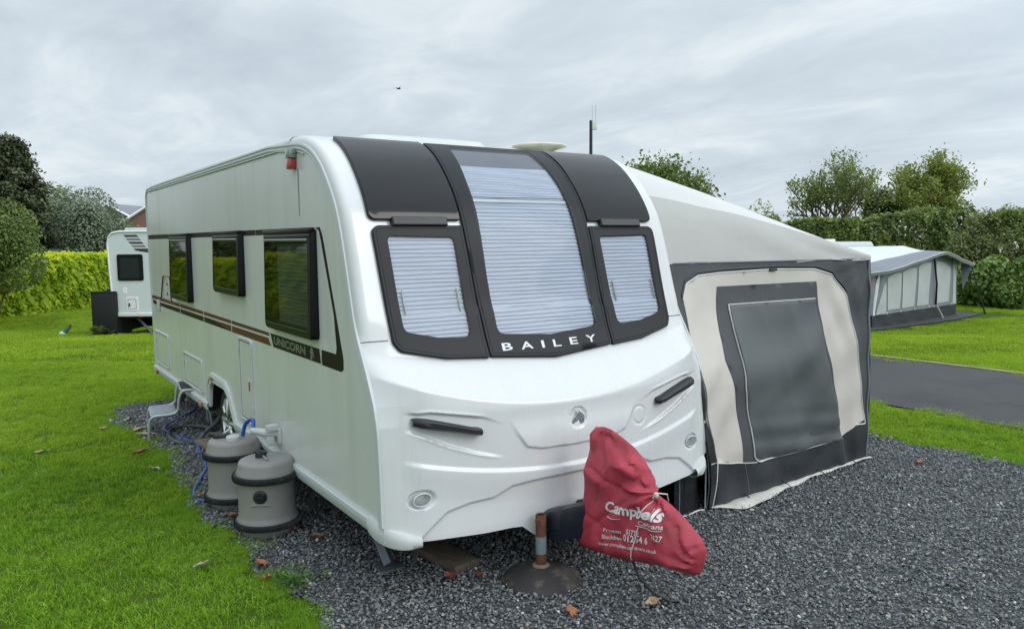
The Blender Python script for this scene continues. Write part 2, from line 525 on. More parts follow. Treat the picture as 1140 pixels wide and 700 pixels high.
def stone_mat(name, cols, inst=True):
    m = bpy.data.materials.new(name); m.use_nodes = True
    nt = m.node_tree; L = nt.links.new; b = nt.nodes['Principled BSDF']
    oi = nd(nt, 'ShaderNodeObjectInfo')
    r = nd(nt, 'ShaderNodeValToRGB'); r.color_ramp.interpolation = 'LINEAR'
    e = r.color_ramp.elements
    e[0].position = cols[0][0]; e[0].color = (*cols[0][1], 1); e[1].position = cols[-1][0]; e[1].color = (*cols[-1][1], 1)
    for p, c in cols[1:-1]: q = e.new(p); q.color = (*c, 1)
    tc = nd(nt, 'ShaderNodeTexCoord')
    nz = nd(nt, 'ShaderNodeTexNoise', Scale=45.0 if inst else 70.0, Detail=5.0)
    if inst:
        L(oi.outputs['Random'], r.inputs[0]); L(tc.outputs['Object'], nz.inputs['Vector'])
    else:
        vo = nd(nt, 'ShaderNodeTexVoronoi', Scale=48.0); L(tc.outputs['Object'], vo.inputs['Vector'])
        sp = nd(nt, 'ShaderNodeSeparateColor'); L(vo.outputs['Color'], sp.inputs[0]); L(sp.outputs[0], r.inputs[0])
        L(tc.outputs['Object'], nz.inputs['Vector'])
        bp = nd(nt, 'ShaderNodeBump', Strength=1.0, Distance=.012); L(vo.outputs['Distance'], bp.inputs['Height']); bp.invert = True
        L(bp.outputs[0], b.inputs['Normal'])
    mx = nd(nt, 'ShaderNodeMix', data_type='RGBA', blend_type='MULTIPLY'); mx.inputs[0].default_value = .5
    L(r.outputs[0], mx.inputs[6]); L(nz.outputs['Fac'], mx.inputs[7])
    L(mx.outputs[2], b.inputs['Base Color'])
    b.inputs['Roughness'].default_value = .62; b.inputs['Specular IOR Level'].default_value = .4
    MATS[name] = m


ground_mat()
SLATE = [(0, (.105, .113, .115)), (.45, (.175, .187, .190)), (.8, (.265, .278, .280)), (.955, (.37, .38, .378)), (.965, (.36, .30, .22)), (.988, (.50, .48, .44)), (1, (.70, .69, .66))]
stone_mat('slate_chip', SLATE)
stone_mat('slate_bed', [(0, (.04, .043, .045)), (.6, (.07, .075, .078)), (1, (.11, .116, .118))], False)
M = MATS

# ================================================================== THE CARAVAN
PROF = [(-.262, .20), (-.262, .335), (-.25, .45), (-.235, .6), (-.228, .75), (-.222, .85), (-.195, .95), (-.13, 1.06), (-.062, 1.165), (-.035, 1.22),
        (0, 1.30), (.06, 1.48), (.105, 1.63), (.15, 1.78), (.2, 1.92), (.25, 2.02), (.33, 2.13), (.44, 2.245), (.55, 2.325), (.66, 2.375), (.80, 2.41),
        (1.0, 2.425), (1.3, 2.43)]


def catmull(P, n):
    P = [P[0]] + list(P) + [P[-1]]; out = []
    for i in range(1, len(P) - 2):
        p0, p1, p2, p3 = (np.array(P[k], float) for k in (i - 1, i, i + 1, i + 2))
        for q in range(n):
            t = q / n
            out.append(.5 * (2 * p1 + (p2 - p0) * t + (2 * p0 - 5 * p1 + 4 * p2 - p3) * t * t + (3 * p1 - p0 - 3 * p2 + p3) * t ** 3))
    out.append(np.array(P[-1], float))
    return np.array(out)


PF = catmull(PROF, 8)
PT = np.concatenate([[0], np.cumsum(np.hypot(*np.diff(PF, axis=0).T))])
KR = .05          # corner rounding
KX = 1.14 - KR


def z2t(z): return float(np.interp(z, PF[:, 1], PT))


def ss(a, b, x):
    t = min(1, max(0, (x - a) / (b - a))); return t * t * (3 - 2 * t)


def corner(x):
    a = abs(x) - KX
    return KR - math.sqrt(max(0, KR * KR - a * a)) if a > 0 else 0.0


def pl(x, P):
    return float(np.interp(x, [p[0] for p in P], [p[1] for p in P]))


TRAP = [(-1.2, .20), (-.975, .335), (-.912, .389), (-.825, .452), (-.70, .476), (-.56, .482), (-.45, .525), (-.3, .533), (.3, .533), (.45, .525), (.56, .482), (.70, .476), (.825, .452), (.912, .389), (.975, .335), (1.2, .20)]
SHLD = [(-.47, .90), (-.46, .885), (-.405, .79), (-.35, .713), (-.26, .692), (0, .682), (.26, .692), (.35, .713), (.405, .79), (.46, .885), (.47, .90)]
SC_T = [(-1.0, .965), (-.956, .957), (-.891, .957), (-.775, .936), (-.60, .902), (-.5, .86)]
SC_B = [(-1.0, .87), (-.911, .830), (-.792, .773), (-.641, .718), (-.484, .676), (-.40, .66)]


def low_disp(x, z):
    d = 0.0
    a = abs(x)
    zs = .588 + .135 * a * a                                 # lower swage line
    if a < 1.06:
        e = zs - z
        d += .012 * ss(-.004, .020, e) * (1 - ss(.02, .19, e)) * (1 - ss(.95, 1.06, a))
    zt = pl(x, TRAP)
    if a < .99: d -= .012 * ss(-.004, .011, zt - z) * (1 - .5 * ss(.0, .25, zt - z))
    if a < .475:
        zz = pl(x, SHLD)
        d += .011 * ss(-.005, .007, z - zz) * (1 - ss(.03, .20, z - .69)) * (1 - ss(.43, .475, a))
    if .42 < a < 1.03:                                       # scoops round the grab handles
        zt_, zb_ = pl(-a, SC_T), pl(-a, SC_B)
        if zt_ > zb_:
            w = ss(zb_ - .006, zb_ + .012, z) * (1 - ss(zt_ - .012, zt_ + .006, z)) * ss(.45, .72, a) * (1 - ss(.97, 1.03, a))
            d -= .014 * w
            d += .004 * math.exp(-((z - zb_ + .004) / .008) ** 2) * ss(.48, .6, a) * (1 - ss(.9, 1.0, a))
            d += .003 * math.exp(-((z - zt_ - .004) / .008) ** 2) * ss(.52, .66, a) * (1 - ss(.9, 1.0, a))
    q = ((a - .955) / .070) ** 2 + ((z - .531) / .050) ** 2   # lamp wells
    d -= .014 * (1 - ss(.75, 1.05, q))
    q = (x * x + (z - .826) ** 2) / .060 ** 2                  # badge well
    d -= .008 * (1 - ss(.88, 1.0, q))
    q = ((x - .475) ** 2 + (z - .772) ** 2) ** .5              # round blanking cap
    d -= .005 * math.exp(-((q - .052) / .006) ** 2)
    return d


def brow(x): return .930 + .165 * min(abs(x), 1.1) ** 2


def prof_y(z): return float(np.interp(z, PF[:, 1], PF[:, 0]))


def edge_y(z):
    return float(np.interp(z, [.2, .33, .58, .75, .90, 1.0, 1.08, 1.15, 1.22, 1.30, 1.40], [-.205, -.20, -.19, -.18, -.165, -.135, -.095, -.055, -.012, .03, .075]))


def low_y(x, z, disp=True):
    zt = 1.165 + .06 * x * x
    if z >= zt: y = prof_y(z)
    else:
        zb = brow(x)
        y0 = prof_y(zt)
        s = max(0, (zt - z) / (zt - zb))
        shelf = y0 - (y0 + .215) * (s ** 1.15)
        vert = float(np.interp(z, [.2, .335, .45, .6, .75, .9, 1.3], [-.268, -.262, -.25, -.236, -.226, -.216, -.205]))
        k = .012
        h = max(0, k - abs(shelf - vert)) / k
        y = max(shelf, vert) + h * h * k * .25
    bw = .012 * (1 - ss(1.3, 1.7, z)) + .063 * (1 - ss(.90, 1.20, z))
    y -= bw * (1 - min(1, abs(x) / 1.05) ** 2)
    if disp: y -= low_disp(x, z)
    a = abs(x)
    if a > .90 and z < 1.42:                                 # the moulding turns away towards the sides
        w = min(1, (a - .90) / .24) ** 2.0 * (1 - ss(1.22, 1.42, z))
        y = y * (1 - w) + edge_y(z) * w
    return y


def fmap(x, t, off=0.0):
    """point on the caravan's nose: x across, t along the profile from the bottom edge"""
    y = float(np.interp(t, PT, PF[:, 0])); z = float(np.interp(t, PT, PF[:, 1]))
    e = .01
    ya, za = np.interp(t - e, PT, PF[:, 0]), np.interp(t - e, PT, PF[:, 1])
    yb, zb = np.interp(t + e, PT, PF[:, 0]), np.interp(t + e, PT, PF[:, 1])
    ty, tz = yb - ya, zb - za
    n = math.hypot(ty, tz); oy, oz = -tz / n, ty / n          # outward
    if z < 1.42: y = low_y(x, z, False)
    c = corner(x) * ss(1.22, 1.42, z)
    return (x, y + oy * (off - c), z + oz * (off - c))


def lmap(x, z, off=0.0):
    """point on the lower nose moulding"""
    return (x, low_y(x, z) - off + corner(x) * ss(1.22, 1.42, z), z)


caravan = thing('touring_caravan', 'long white touring caravan with three dark side windows parked on the slate gravel', 'caravan', (0, 2.9, 0))

# nose moulding, one sheet from the lower lip up onto the roof
xs = sorted(set(np.round(np.concatenate([np.linspace(-KX, KX, 251), KX + KR * np.sin(np.linspace(0, 1, 9) * math.pi / 2), -KX - KR * np.sin(np.linspace(0, 1, 9) * math.pi / 2)]), 5)))
BOT = [(-1.14, .335), (-.96, .322), (-.82, .316), (-.62, .304), (-.46, .302), (-.40, .296), (-.31, .225), (-.25, .218), (.25, .218), (.31, .225), (.40, .296), (.46, .302), (.62, .304), (.82, .316), (.96, .322), (1.14, .335)]
rows = []
for v in np.linspace(0, 1, 205):
    rows.append([lmap(x, pl(x, BOT) + (1.30 - pl(x, BOT)) * v) for x in xs])
for t in np.linspace(z2t(1.30), PT[-1], 70)[1:]:
    rows.append([fmap(x, t) for x in xs])
lip = [(p[0], p[1] + .05, p[2] + .004) for p in rows[0]]
lip0 = [(p[0] * .97, p[1] + .30, p[2] + .05) for p in rows[0]]
mb = MB().grid(np.array([lip0, lip] + rows)); mb.build('nose_moulding', M['gelcoat'], caravan, 40)
# seam where the upper and lower mouldings meet, either side of the windows
for s in (-1, 1):
    mb = MB().tube([fmap(s * x, z2t(1.302), .0005) for x in np.linspace(1.0, 1.139, 10)], .0028, 6)
    mb.build('moulding_seam', M['steady_grey'], caravan)


def smap(y, z, off=0.0): return (-1.14 - off, y, z)


def smap_r(y, z, off=0.0): return (1.14 + off, y, z)


side = [(lmap(1.14, z)[1] + .004, z) for z in np.linspace(.40, 1.40, 20)]
for t in np.linspace(z2t(1.44), z2t(2.425), 34):
    p = fmap(1.14, t)
    side.append((p[1] - .004, p[2] - .003))
side += rpoly([(1.2, 2.385), (5.93, 2.385), (5.90, .40), (3.30, .40)], [0, .13, .05, 0])[1:]
side += [(3.27, .40), (3.24, .585), (3.18, .64), (2.72, .64), (2.62, .58), (2.50, .40)]
panel('side_panel', side, smap, .004, M['side_skin'], caravan, step=.16, bev=0, smooth=0)
panel('side_panel', side, smap_r, .004, M['side_skin'], caravan, step=.2, bev=0, smooth=0)
# roof and rear
G = []
for y, z in [(1.0, 2.428), (1.25, 2.43), (3.5, 2.445), (5.6, 2.43), (5.80, 2.415), (5.89, 2.36), (5.93, 2.25), (5.95, 1.3), (5.93, .36)]:
    row = []
    for x in [-1.14, -1.135, -1.12, -1.09, -.9, -.4, 0, .4, .9, 1.09, 1.12, 1.135, 1.14]:
        c = corner(x) * .8
        ny, nz = (0, 1) if y < 5.6 else ((.5, .8) if z > 2.3 else (1, 0))
        row.append((x, y - ny * c, z - nz * c))
    G.append(row)
MB().grid(np.array(G)).build('roof', M['roof_skin'], caravan, 40)
# aluminium trim that follows the roofline and the nose down each side
trim = [(5.86, 1.0), (5.93, 2.22), (5.905, 2.33), (5.82, 2.385), (5.5, 2.397)] + [(y, 2.40) for y in np.arange(5.0, 1.1, -.3)]
nose = [fmap(1.14, t) for t in np.linspace(z2t(2.428), z2t(1.44), 34)]
nose = [(p[1], p[2]) for p in nose if p[1] < .98]
low = [(lmap(1.14, z)[1] + .002, z) for z in np.linspace(1.40, .41, 24)]
line = trim + nose + low
for s in (-1, 1):
    mb = MB(); Gr = []
    for i, (y, z) in enumerate(line):
        a = line[max(0, i - 1)]; b = line[min(len(line) - 1, i + 1)]
        ty, tz = b[0] - a[0], b[1] - a[1]; n = math.hypot(ty, tz); ty, tz = ty / n, tz / n
        iy, iz = -tz, ty                      # towards the panel
        if i < 3 or True:
            cy, cz = 2.9 - y, 1.3 - z
            if iy * cy + iz * cz < 0: iy, iz = -iy, -iz
        W = .034
        Gr.append([(s * (1.14 + o), y + iy * w, z + iz * w) for w, o in ((-.006, -.004), (-.005, .010), (.006, .0135), (.010, .0095), (.022, .0095), (W - .006, .0125), (W, .009), (W + .001, .002))])
    mb.grid(np.array(Gr)); mb.build('edge_trim', M['white_trim'], caravan, 50)
# second, thin awning rail under the roof edge
for s in (-1, 1):
    MB().tube([(s * 1.149, y, 2.352) for y in np.arange(5.7, 1.0, -.3)] + [(s * 1.149, p[0] + .035, p[1] - .04) for p in nose[:6]], .005, 6).build('awning_rail', M['aluminium'], caravan)
MB().tube([(-1.1445, 1.745, 2.36), (-1.1445, 1.745, 1.22)], .0016, 4).build('panel_joint', M['decal_pale'], caravan)
# skirt rail with a moulded end cap that turns the front corner
for s in (-1, 1):
    mb = MB()
    for y0, y1 in ((5.84, 3.30), (2.47, -.08)):
        sec = [(1.142, .430), (1.158, .432), (1.166, .424), (1.168, .402), (1.160, .396), (1.160, .372), (1.150, .352), (1.12, .342), (1.08, .345)]
        mb.grid(np.array([[(s * x, y, z) for x, z in sec] for y in np.linspace(y0, y1, 12)]))
    mb.build('skirt_rail', M['white_trim'], caravan, 30)
    # corner cap
    Gc = []
    for k in range(13):
        a = k / 12 * math.pi / 2
        pth = (s * (1.168 - .16 * (1 - math.cos(a)) * 1.0), -.08 - .20 * math.sin(a)) if True else None
        Gc.append(pth)
    path = [(s * 1.168, -.06)] + Gc + [(s * .975, -.29)]
    rowsC = []
    for i, (x, y) in enumerate(path):
        f_ = i / (len(path) - 1)
        top = .436 - .085 * f_ ** 1.2; bot = .345 - .055 * math.sin(f_ * math.pi * .6)
        cx, cy = s * .9, .0
        dx, dy = cx - x, cy - y; n = math.hypot(dx, dy); dx, dy = dx / n, dy / n
        rowsC.append([(x + dx * .05, y + dy * .05, top + .004), (x + dx * .008, y + dy * .008, top), (x, y, top - .014), (x - dx * .004, y - dy * .004, (top + bot) / 2),
                      (x + dx * .006, y + dy * .006, bot + .012), (x + dx * .04, y + dy * .04, bot), (x + dx * .14, y + dy * .14, bot + .02)])
    MB().grid(np.array(rowsC)).build('corner_cap', M['white_plastic'], caravan, 45)
# dark underside with chassis
mb = MB().box((-1.10, -.02, .36), (1.10, 5.85, .39))
mb.build('floor_pan', M['far_black'], caravan, 0)
mb = MB()
for x in (-.55, .55): mb.box((x - .03, -.1, .27), (x + .03, 5.6, .36))
mb.tube([(-1.0, 2.93, .31), (1.0, 2.93, .31)], .05, 10)
mb.build('chassis', M['steady_grey'], caravan, 30)

# ---------------- nose windows
def tz(p): return [(x, z2t(z)) for x, z in p]


def quad_in(P): return P


def nose_window(outer, inner, ro, ri, name='front_window', ledge=.012, top_open=False):
    O = rpoly(tz(outer), ro); I = rpoly(tz(inner), ri)
    w = panel(name, O, fmap, .022, M['acrylic_frame'], caravan, holes=[I], step=.045, bev=.0035, smooth=28)
    panel('pane', inset(I, -.006), lambda u, v, o: fmap(u, v, o), .0195, M['front_acrylic'], w, step=.045, bev=0, skirt=False, smooth=50)
    # moulded rib along the edge of the frame
    rib = resample(inset(O, .018), .04)
    MB().tube([fmap(u, v, .0216) for u, v in rib], .0022, 5, closed=True).build('frame_rib', M['acrylic_frame'], w)
    return w, I


def pleats(w, I, z0, z1, pitch, sag=.0, name='pleated_blind'):
    us = [p[0] for p in I]; t0, t1 = z2t(z0), z2t(z1)
    rows_ = []
    n = int((t1 - t0) / pitch * 2)
    sk = lambda k: .32 if k % 2 else 0.0
    X = np.linspace(min(us) - .015, max(us) + .015, 15)
    for k in range(n + 1):
        t = t0 + (t1 - t0) * min(1, (k + sk(k)) / n)
        rows_.append([fmap(x, t + .002 * math.sin(x * 9 + k), .0035 + (.0 if k % 2 else .0085)) for x in X])
    return MB().grid(np.array(rows_)).build(name, M['blind'], w, 0)


wL, iL = None, None
for s in (-1, 1):
    outer = [(s * .458, 1.882), (s * 1.004, 1.882), (s * .982, 1.285), (s * .95, 1.238), (s * .70, 1.185), (s * .440, 1.166)]
    inner = [(s * .528, 1.815), (s * .925, 1.825), (s * .912, 1.335), (s * .72, 1.292), (s * .528, 1.280)]
    w, I = nose_window(outer, inner, [.01, .05, .06, .05, 0, .012], [.03, .03, .05, 0, .05])
    pleats(w, I, 1.27, 1.83, .0235)
    # a shallow step line in the mask and the stay arms behind the glass
    for q in (-1, 1):
        px = s * .7265 + q * .165
        MB().box((0, 0, 0), (.009, .012, .13), .003).build('window_stay', M['lens_clear'], w, mv=lambda p, px=px, q=q: Vector(fmap(px + p.x + q * .004 * 0, z2t(1.42) + p.z, .013 + p.y * .5)))
outer = [(-.443, 2.372), (.443, 2.372), (.452, 2.16), (.452, 1.92), (.447, 1.6), (.434, 1.170), (.0, 1.135), (-.434, 1.170), (-.447, 1.6), (-.452, 1.92), (-.452, 2.16)]
inner = [(-.30, 2.352), (.30, 2.352), (.335, 2.12), (.345, 1.85), (.352, 1.6), (.352, 1.285), (.0, 1.258), (-.352, 1.285), (-.352, 1.6), (-.345, 1.85), (-.335, 2.12)]
w, I = nose_window(outer, inner, [.01, .01, 0, 0, 0, .02, 0, .02, 0, 0, 0], [.02, .02, 0, 0, 0, .05, 0, .05, 0, 0, 0])
pleats(w, I, 1.25, 2.015, .0235)
pleats(w, I, 2.05, 2.235, .0200)
# roller housing between the two blinds and the open strip of dark ceiling above
mb = MB()
mb.grid(np.array([[fmap(x, z2t(z), o) for x in np.linspace(-.36, .36, 9)] for z, o in ((2.012, .006), (2.02, .013), (2.036, .013), (2.044, .007), (2.056, .007))]))
mb.build('blind_rail', M['aluminium'], w, 30)
MB().grid(np.array([[fmap(x, t, .004) for x in np.linspace(-.36, .36, 9)] for t in np.linspace(z2t(2.235), z2t(2.37), 6)])).build('roof_lining', M['lining_grey'], w)
for s in (-1, 1):
    MB().tube([fmap(s * (.345 if z > 1.7 else .350), z2t(z), .012) for z in np.linspace(1.36, 1.62, 8)], .003, 6).build('window_stay', M['lens_clear'], w)
    MB().tube([fmap(s * (.356 if z < 2.0 else .350), z2t(z), .020) for z in np.linspace(1.30, 2.25, 30)], .0022, 5).build('glass_edge', M['lens_clear'], w)
tm = lambda u, v, o: fmap(u, v, .0222 + o)
for ch, x0, x1 in (('B', -.352, -.285), ('A', -.228, -.146), ('I', -.086, -.067), ('L', -.004, .052), ('E', .118, .176), ('Y', .243, .318)):
    text('lettering', ch, tm, x0, z2t(1.194 - .008 * (1 - abs((x0 + x1) / .7))), .042, M['letter_silver'], w, width=x1 - x0, off=.0012, bold=.018)
# upper lids of dark acrylic, each with a hinge bar
for s in (-1, 1):
    O = rpoly([(s * .460, z2t(1.912)), (s * .460, z2t(2.378)), (s * 1.004, z2t(2.378)), (s * 1.010, z2t(1.912))], [.012, .008, .012, .045])
    w = panel('roof_lid', O, fmap, .022, M['acrylic_lid'], caravan, step=.05, bev=.004, smooth=28)
    bar = rpoly([(s * .555, z2t(1.876)), (s * .555, z2t(1.922)), (s * .885, z2t(1.922)), (s * .885, z2t(1.876))], .006)
    panel('hinge_bar', bar, fmap, .040, M['black_plastic'], w, step=.06, bev=.006)

# ---------------- grab handles, lamps, badge
for s in (-1, 1):
    pts = [(-.985, .918), (-.955, .914), (-.90, .902), (-.75, .865), (-.67, .842), (-.63, .835), (-.618, .832)]
    Gh = []
    for i, (x, z) in enumerate(pts):
        h = [.018, .023, .024, .019, .018, .019, .012][i]
        o = [.000, .030, .034, .034, .034, .026, .0][i]
        y = low_y(x, z, False) - .002
        Gh.append([(s * x, y + .02, z + h), (s * x, y - o, z + h * .95), (s * x, y - o - .012, z + h * .5), (s * x, y - o - .012, z - h * .5), (s * x, y - o, z - h * .95), (s * x, y + .02, z - h)])
    MB().grid(np.array(Gh)).build('grab_handle', M['black_plastic'], caravan, 40)
    ell = [(s * .955 + .046 * math.cos(a), .531 + .030 * math.sin(a)) for a in np.linspace(0, 2 * math.pi, 28, endpoint=False)]
    lm = panel('marker_lamp', ell, lambda u, v, o: (u, low_y(s * .955, v, False) + .010 - o, v), .012, M['lens_clear'], caravan, step=.02, bev=.004)
    MB().tube([(s * .955 + .048 * math.cos(a), low_y(.955, .531, False) - .001, .531 + .032 * math.sin(a)) for a in np.linspace(0, 2 * math.pi, 28, endpoint=False)], .004, 6, closed=True).build('lamp_bezel', M['white_plastic'], lm)
# small unicorn-head badge in its well
bz = low_y(0, .826) - .001
HEAD = [(-.046, -.022), (-.040, -.034), (-.030, -.036), (-.022, -.028), (-.008, -.026), (.004, -.014), (.008, -.022), (.014, -.040), (.028, -.042), (.042, -.034), (.048, -.014), (.044, .006), (.030, .020), (.014, .030), (.006, .036), (-.002, .028), (-.010, .022), (-.020, .012), (-.034, -.004)]
bd = panel('badge', [(u, .826 + v) for u, v in HEAD], lambda u, v, o: (u, bz - o, v), .006, M['emblem_metal'], caravan, step=.02, bev=.003)
MB().tube([(-.012, bz - .004, .846), (-.024, bz - .004, .870)], [.0036, .001], 6).build('horn', M['emblem_metal'], bd)

# ---------------- side windows (a real acrylic skin standing off the wall)
def side_window(y0, y1, z0, z1, blind):
    O = rpoly([(y1, z1), (y0, z1), (y0, z0), (y1, z0)], [.015, .015, .03, .06])
    I = rpoly([(y1 - .025, z1 - .075), (y0 + .055, z1 - .075), (y0 + .055, z0 + .05), (y1 - .025, z0 + .05)], .02)
    bow_ = lambda u, v, o: (-1.144 - o * (1.0 + .35 * (z1 - v) / (z1 - z0)), u, v)
    w = panel('side_window', O, bow_, .038, M['window_frame'], caravan, holes=[I], step=.12, bev=.008, smooth=45)
    panel('pane', inset(I, -.01), bow_, .036, M['side_acrylic'], w, step=.15, bev=0, skirt=False)
    mb = MB().box((-1.186, y0 + .01, z1 - .045), (-1.176, y1 - .01, z1 - .032), .003); mb.box((-1.190, y0 + .0, z1 - .020), (-1.15, y1, z1 + .006), .006)
    mb.build('hinge_rail', M['window_frame'], w)
    MB().box((-1.1895, y0 + .05, z1 - .062), (-1.182, y1 - .02, z1 - .050), .003).build('rail_strip', M['aluminium'], w)
    MB().box((-1.146, y0 + .03, z0 + .02), (-1.1455, y1 - .02, z1 - .03)).build('dark_backing', M['dark_inside'], w, 0)
    if blind:
        n = int((z1 - z0 - .12) / .011); G = []
        for k in range(n + 1):
            z = z0 + .05 + (z1 - z0 - .12) * k / n
            G.append([(-1.150 - (.007 if k % 2 else 0), y, z) for y in (y0 + .06, y0 + blind)])
        MB().grid(np.array(G)).build('pleated_blind', M['dark_blind'], w, 0)


side_window(.585, 1.445, 1.255, 1.872, .68)
side_window(2.045, 2.80, 1.415, 1.880, 0)
side_window(3.735, 4.54, 1.265, 1.878, 0)

# ---------------- decals on the side
D1 = .0056
def decal(name, P, m, off=.0012):
    panel(name, P, smap, off, M[m], caravan, base=.004, step=.25, bev=0, smooth=0, skirt=False)
decal('decal_band', [(5.93, 1.885), (.62, 1.885), (.60, 1.855), (1.4, 1.850), (5.92, 1.838)], 'decal_dark')
decal('decal_band', [(.60, 1.882), (.545, 1.866), (.515, 1.80), (.36, 1.41), (.335, 1.24), (.345, 1.205), (.56, 1.205), (.56, 1.118), (.275, 1.118), (.245, 1.135), (.243, 1.19), (.33, 1.42), (.49, 1.83), (.53, 1.885)][::-1], 'decal_dark', .0014)
decal('decal_band', [(1.50, 1.208), (.585, 1.205), (.565, 1.122), (1.44, 1.122)], 'decal_dark', .0014)
decal('decal_stripe', [(5.86, 1.222), (1.53, 1.208), (1.52, 1.186), (5.84, 1.182)], 'decal_brown', .0014)
decal('decal_stripe', [(5.82, 1.166), (1.535, 1.170), (1.475, 1.122), (5.78, 1.128)], 'decal_dark', .0014)
decal('decal_stripe', [(3.0, 1.166), (1.535, 1.170), (1.475, 1.122), (2.5, 1.124)], 'decal_brown', .0018)
decal('decal_line', [(5.84, 1.181), (1.535, 1.183), (1.465, 1.122), (1.485, 1.122), (1.545, 1.171), (5.83, 1.171)], 'decal_pale', .0022)
decal('decal_line', [(.592, 1.204), (.578, 1.204), (.555, 1.118), (.569, 1.118)], 'decal_pale', .0022)
for y in (2.48, 3.38, 4.35): decal('decal_line', [(y, 1.218), (y - .018, 1.218), (y - .024, 1.126), (y - .006, 1.126)], 'decal_pale', .0024)
dm = lambda u, v, o: smap(-u, v, .004 + o)
tx = text('lettering', 'UNICORN', dm, -1.425, 1.143, .048, M['decal_letter'], caravan, width=.60, off=.0026, bold=.03)
HS = [(-.030, -.036), (-.012, -.006), (-.024, -.012), (-.034, -.002), (-.026, .020), (-.004, .036), (.000, .060), (.006, .036), (.022, .012), (.034, -.020), (.030, -.034), (.018, -.014), (.010, -.004), (.004, -.040), (-.008, -.042)]
panel('decal_emblem', [(-.715 + u, 1.168 + v) for u, v in HS], dm, .0026, M['decal_letter'], caravan, step=.03, bev=0, skirt=False, smooth=0)
# outlined service point behind the rear window
for P in ([(5.28, 1.21), (5.10, 1.46), (4.76, 1.46), (4.74, 1.21)],):
    mb = MB().tube([(-1.146, y, z) for y, z in rpoly(P, [0, .05, .05, 0])], .010, 6, flat=.3); mb.build('decal_outline', M['decal_brown'], caravan)
MB().tube([(-1.147, y, z) for y, z in rpoly([(5.20, 1.21), (5.06, 1.435), (4.81, 1.435), (4.79, 1.21)], [0, .05, .05, 0])], .006, 6, flat=.3).build('decal_outline', M['decal_pale'], caravan)
for z in (1.38, 1.28): MB().lathe([(0, -.006), (.014, -.006), (.014, .004)], (-1.146, 4.93, z), 12, 'X').build('vent_cap', M['steady_grey'], caravan)

# ---------------- service hatches
def hatch(y0, y1, z0, z1, key=None, bottom_w=.028):
    O = rpoly([(y1, z1), (y0, z1), (y0, z0), (y1, z0)], .035); I = inset(O, .026)
    h = panel('hatch', O, smap, .011, M['white_plastic'], caravan, holes=[I], base=.0042, step=.12, bev=.004, smooth=45)
    panel('hatch_door', inset(I, .007), smap, .004, M['side_skin'], h, base=.0042, step=.15, bev=.002)
    MB().tube([(-1.1465, y, z) for y, z in resample(inset(I, .003), .1)], .0022, 4, closed=True).build('door_gap', M['steady_grey'], h)
    MB().box((-1.160, y1 - .032, z1 - .12), (-1.148, y1 - .008, z1 - .08), .004).build('lock', M['white_plastic'], h)
    return h


hatch(5.02, 5.72, .475, .845)
hatch(3.52, 4.28, .462, .772)
hc = hatch(1.935, 2.29, .485, 1.112)
for k in range(3): MB().box((-1.163, 1.938, .60 + k * .19), (-1.148, 1.952, .64 + k * .19), .003).build('hinge', M['white_plastic'], hc)
MB().box((-1.1502, 2.02, .735), (-1.1487, 2.055, .80), 0).build('warning_label', M['decal_red'], hc, 0)
MB().box((-1.1500, 2.02, .80), (-1.1487, 2.055, .825), 0).build('warning_label', M['print_white'], hc, 0)
MB().box((-1.172, 5.36, 1.075), (-1.146, 5.42, 1.195), .008).build('grab_rail', M['white_plastic'], caravan)
# wheel arch moulding, wheel
arch = [(3.34, .47), (3.31, .62), (3.20, .715), (2.72, .70), (2.60, .64), (2.40, .41)]
arch_in = [(3.275, .40), (3.235, .575), (3.16, .630), (2.74, .630), (2.64, .575), (2.49, .40)]
A = resample(rpoly(arch, [0, .1, .1, .1, .1, 0])[0:], .05, False); B_ = resample(rpoly(arch_in, [0, .08, .08, .08, .08, 0]), .05, False)
for s in (-1,):
    G = []
    n = 40
    for k in range(n + 1):
        a = A[round(k * (len(A) - 1) / n)]; b = B_[round(k * (len(B_) - 1) / n)]
        L_ = lambda f_: (a[0] + (b[0] - a[0]) * f_, a[1] + (b[1] - a[1]) * f_)
        G.append([(s * (1.14 + o), *L_(f_)) for f_, o in ((0, .003), (.04, .018), (.40, .026), (.46, .016), (.92, .020), (1.0, .012), (1.0, -.012))])
    ar = MB().grid(np.array(G)).build('wheel_arch', M['white_plastic'], caravan, 40)
MB().box((-1.174, 3.09, .655), (-1.166, 3.17, .685), .003).build('reflector', M['lens_orange'], caravan)
MB().box((-1.180, 3.50, .362), (-1.166, 3.60, .398), .004).build('reflector', M['lens_orange'], caravan)
MB().box((-1.180, 5.58, .362), (-1.160, 5.66, .40), .004).build('reflector', M['lens_red'], caravan)
mb = MB()
mb.grid(np.array([[(-1.12, *p), (-.82, *p)] for p in resample([(3.3, .36), (3.25, .60), (3.17, .66), (2.72, .66), (2.6, .60), (2.45, .36)], .06, False)])); mb.box((-.84, 2.45, .3), (-.82, 3.3, .66))
mb.build('wheel_housing', M['far_black'], caravan, 0)
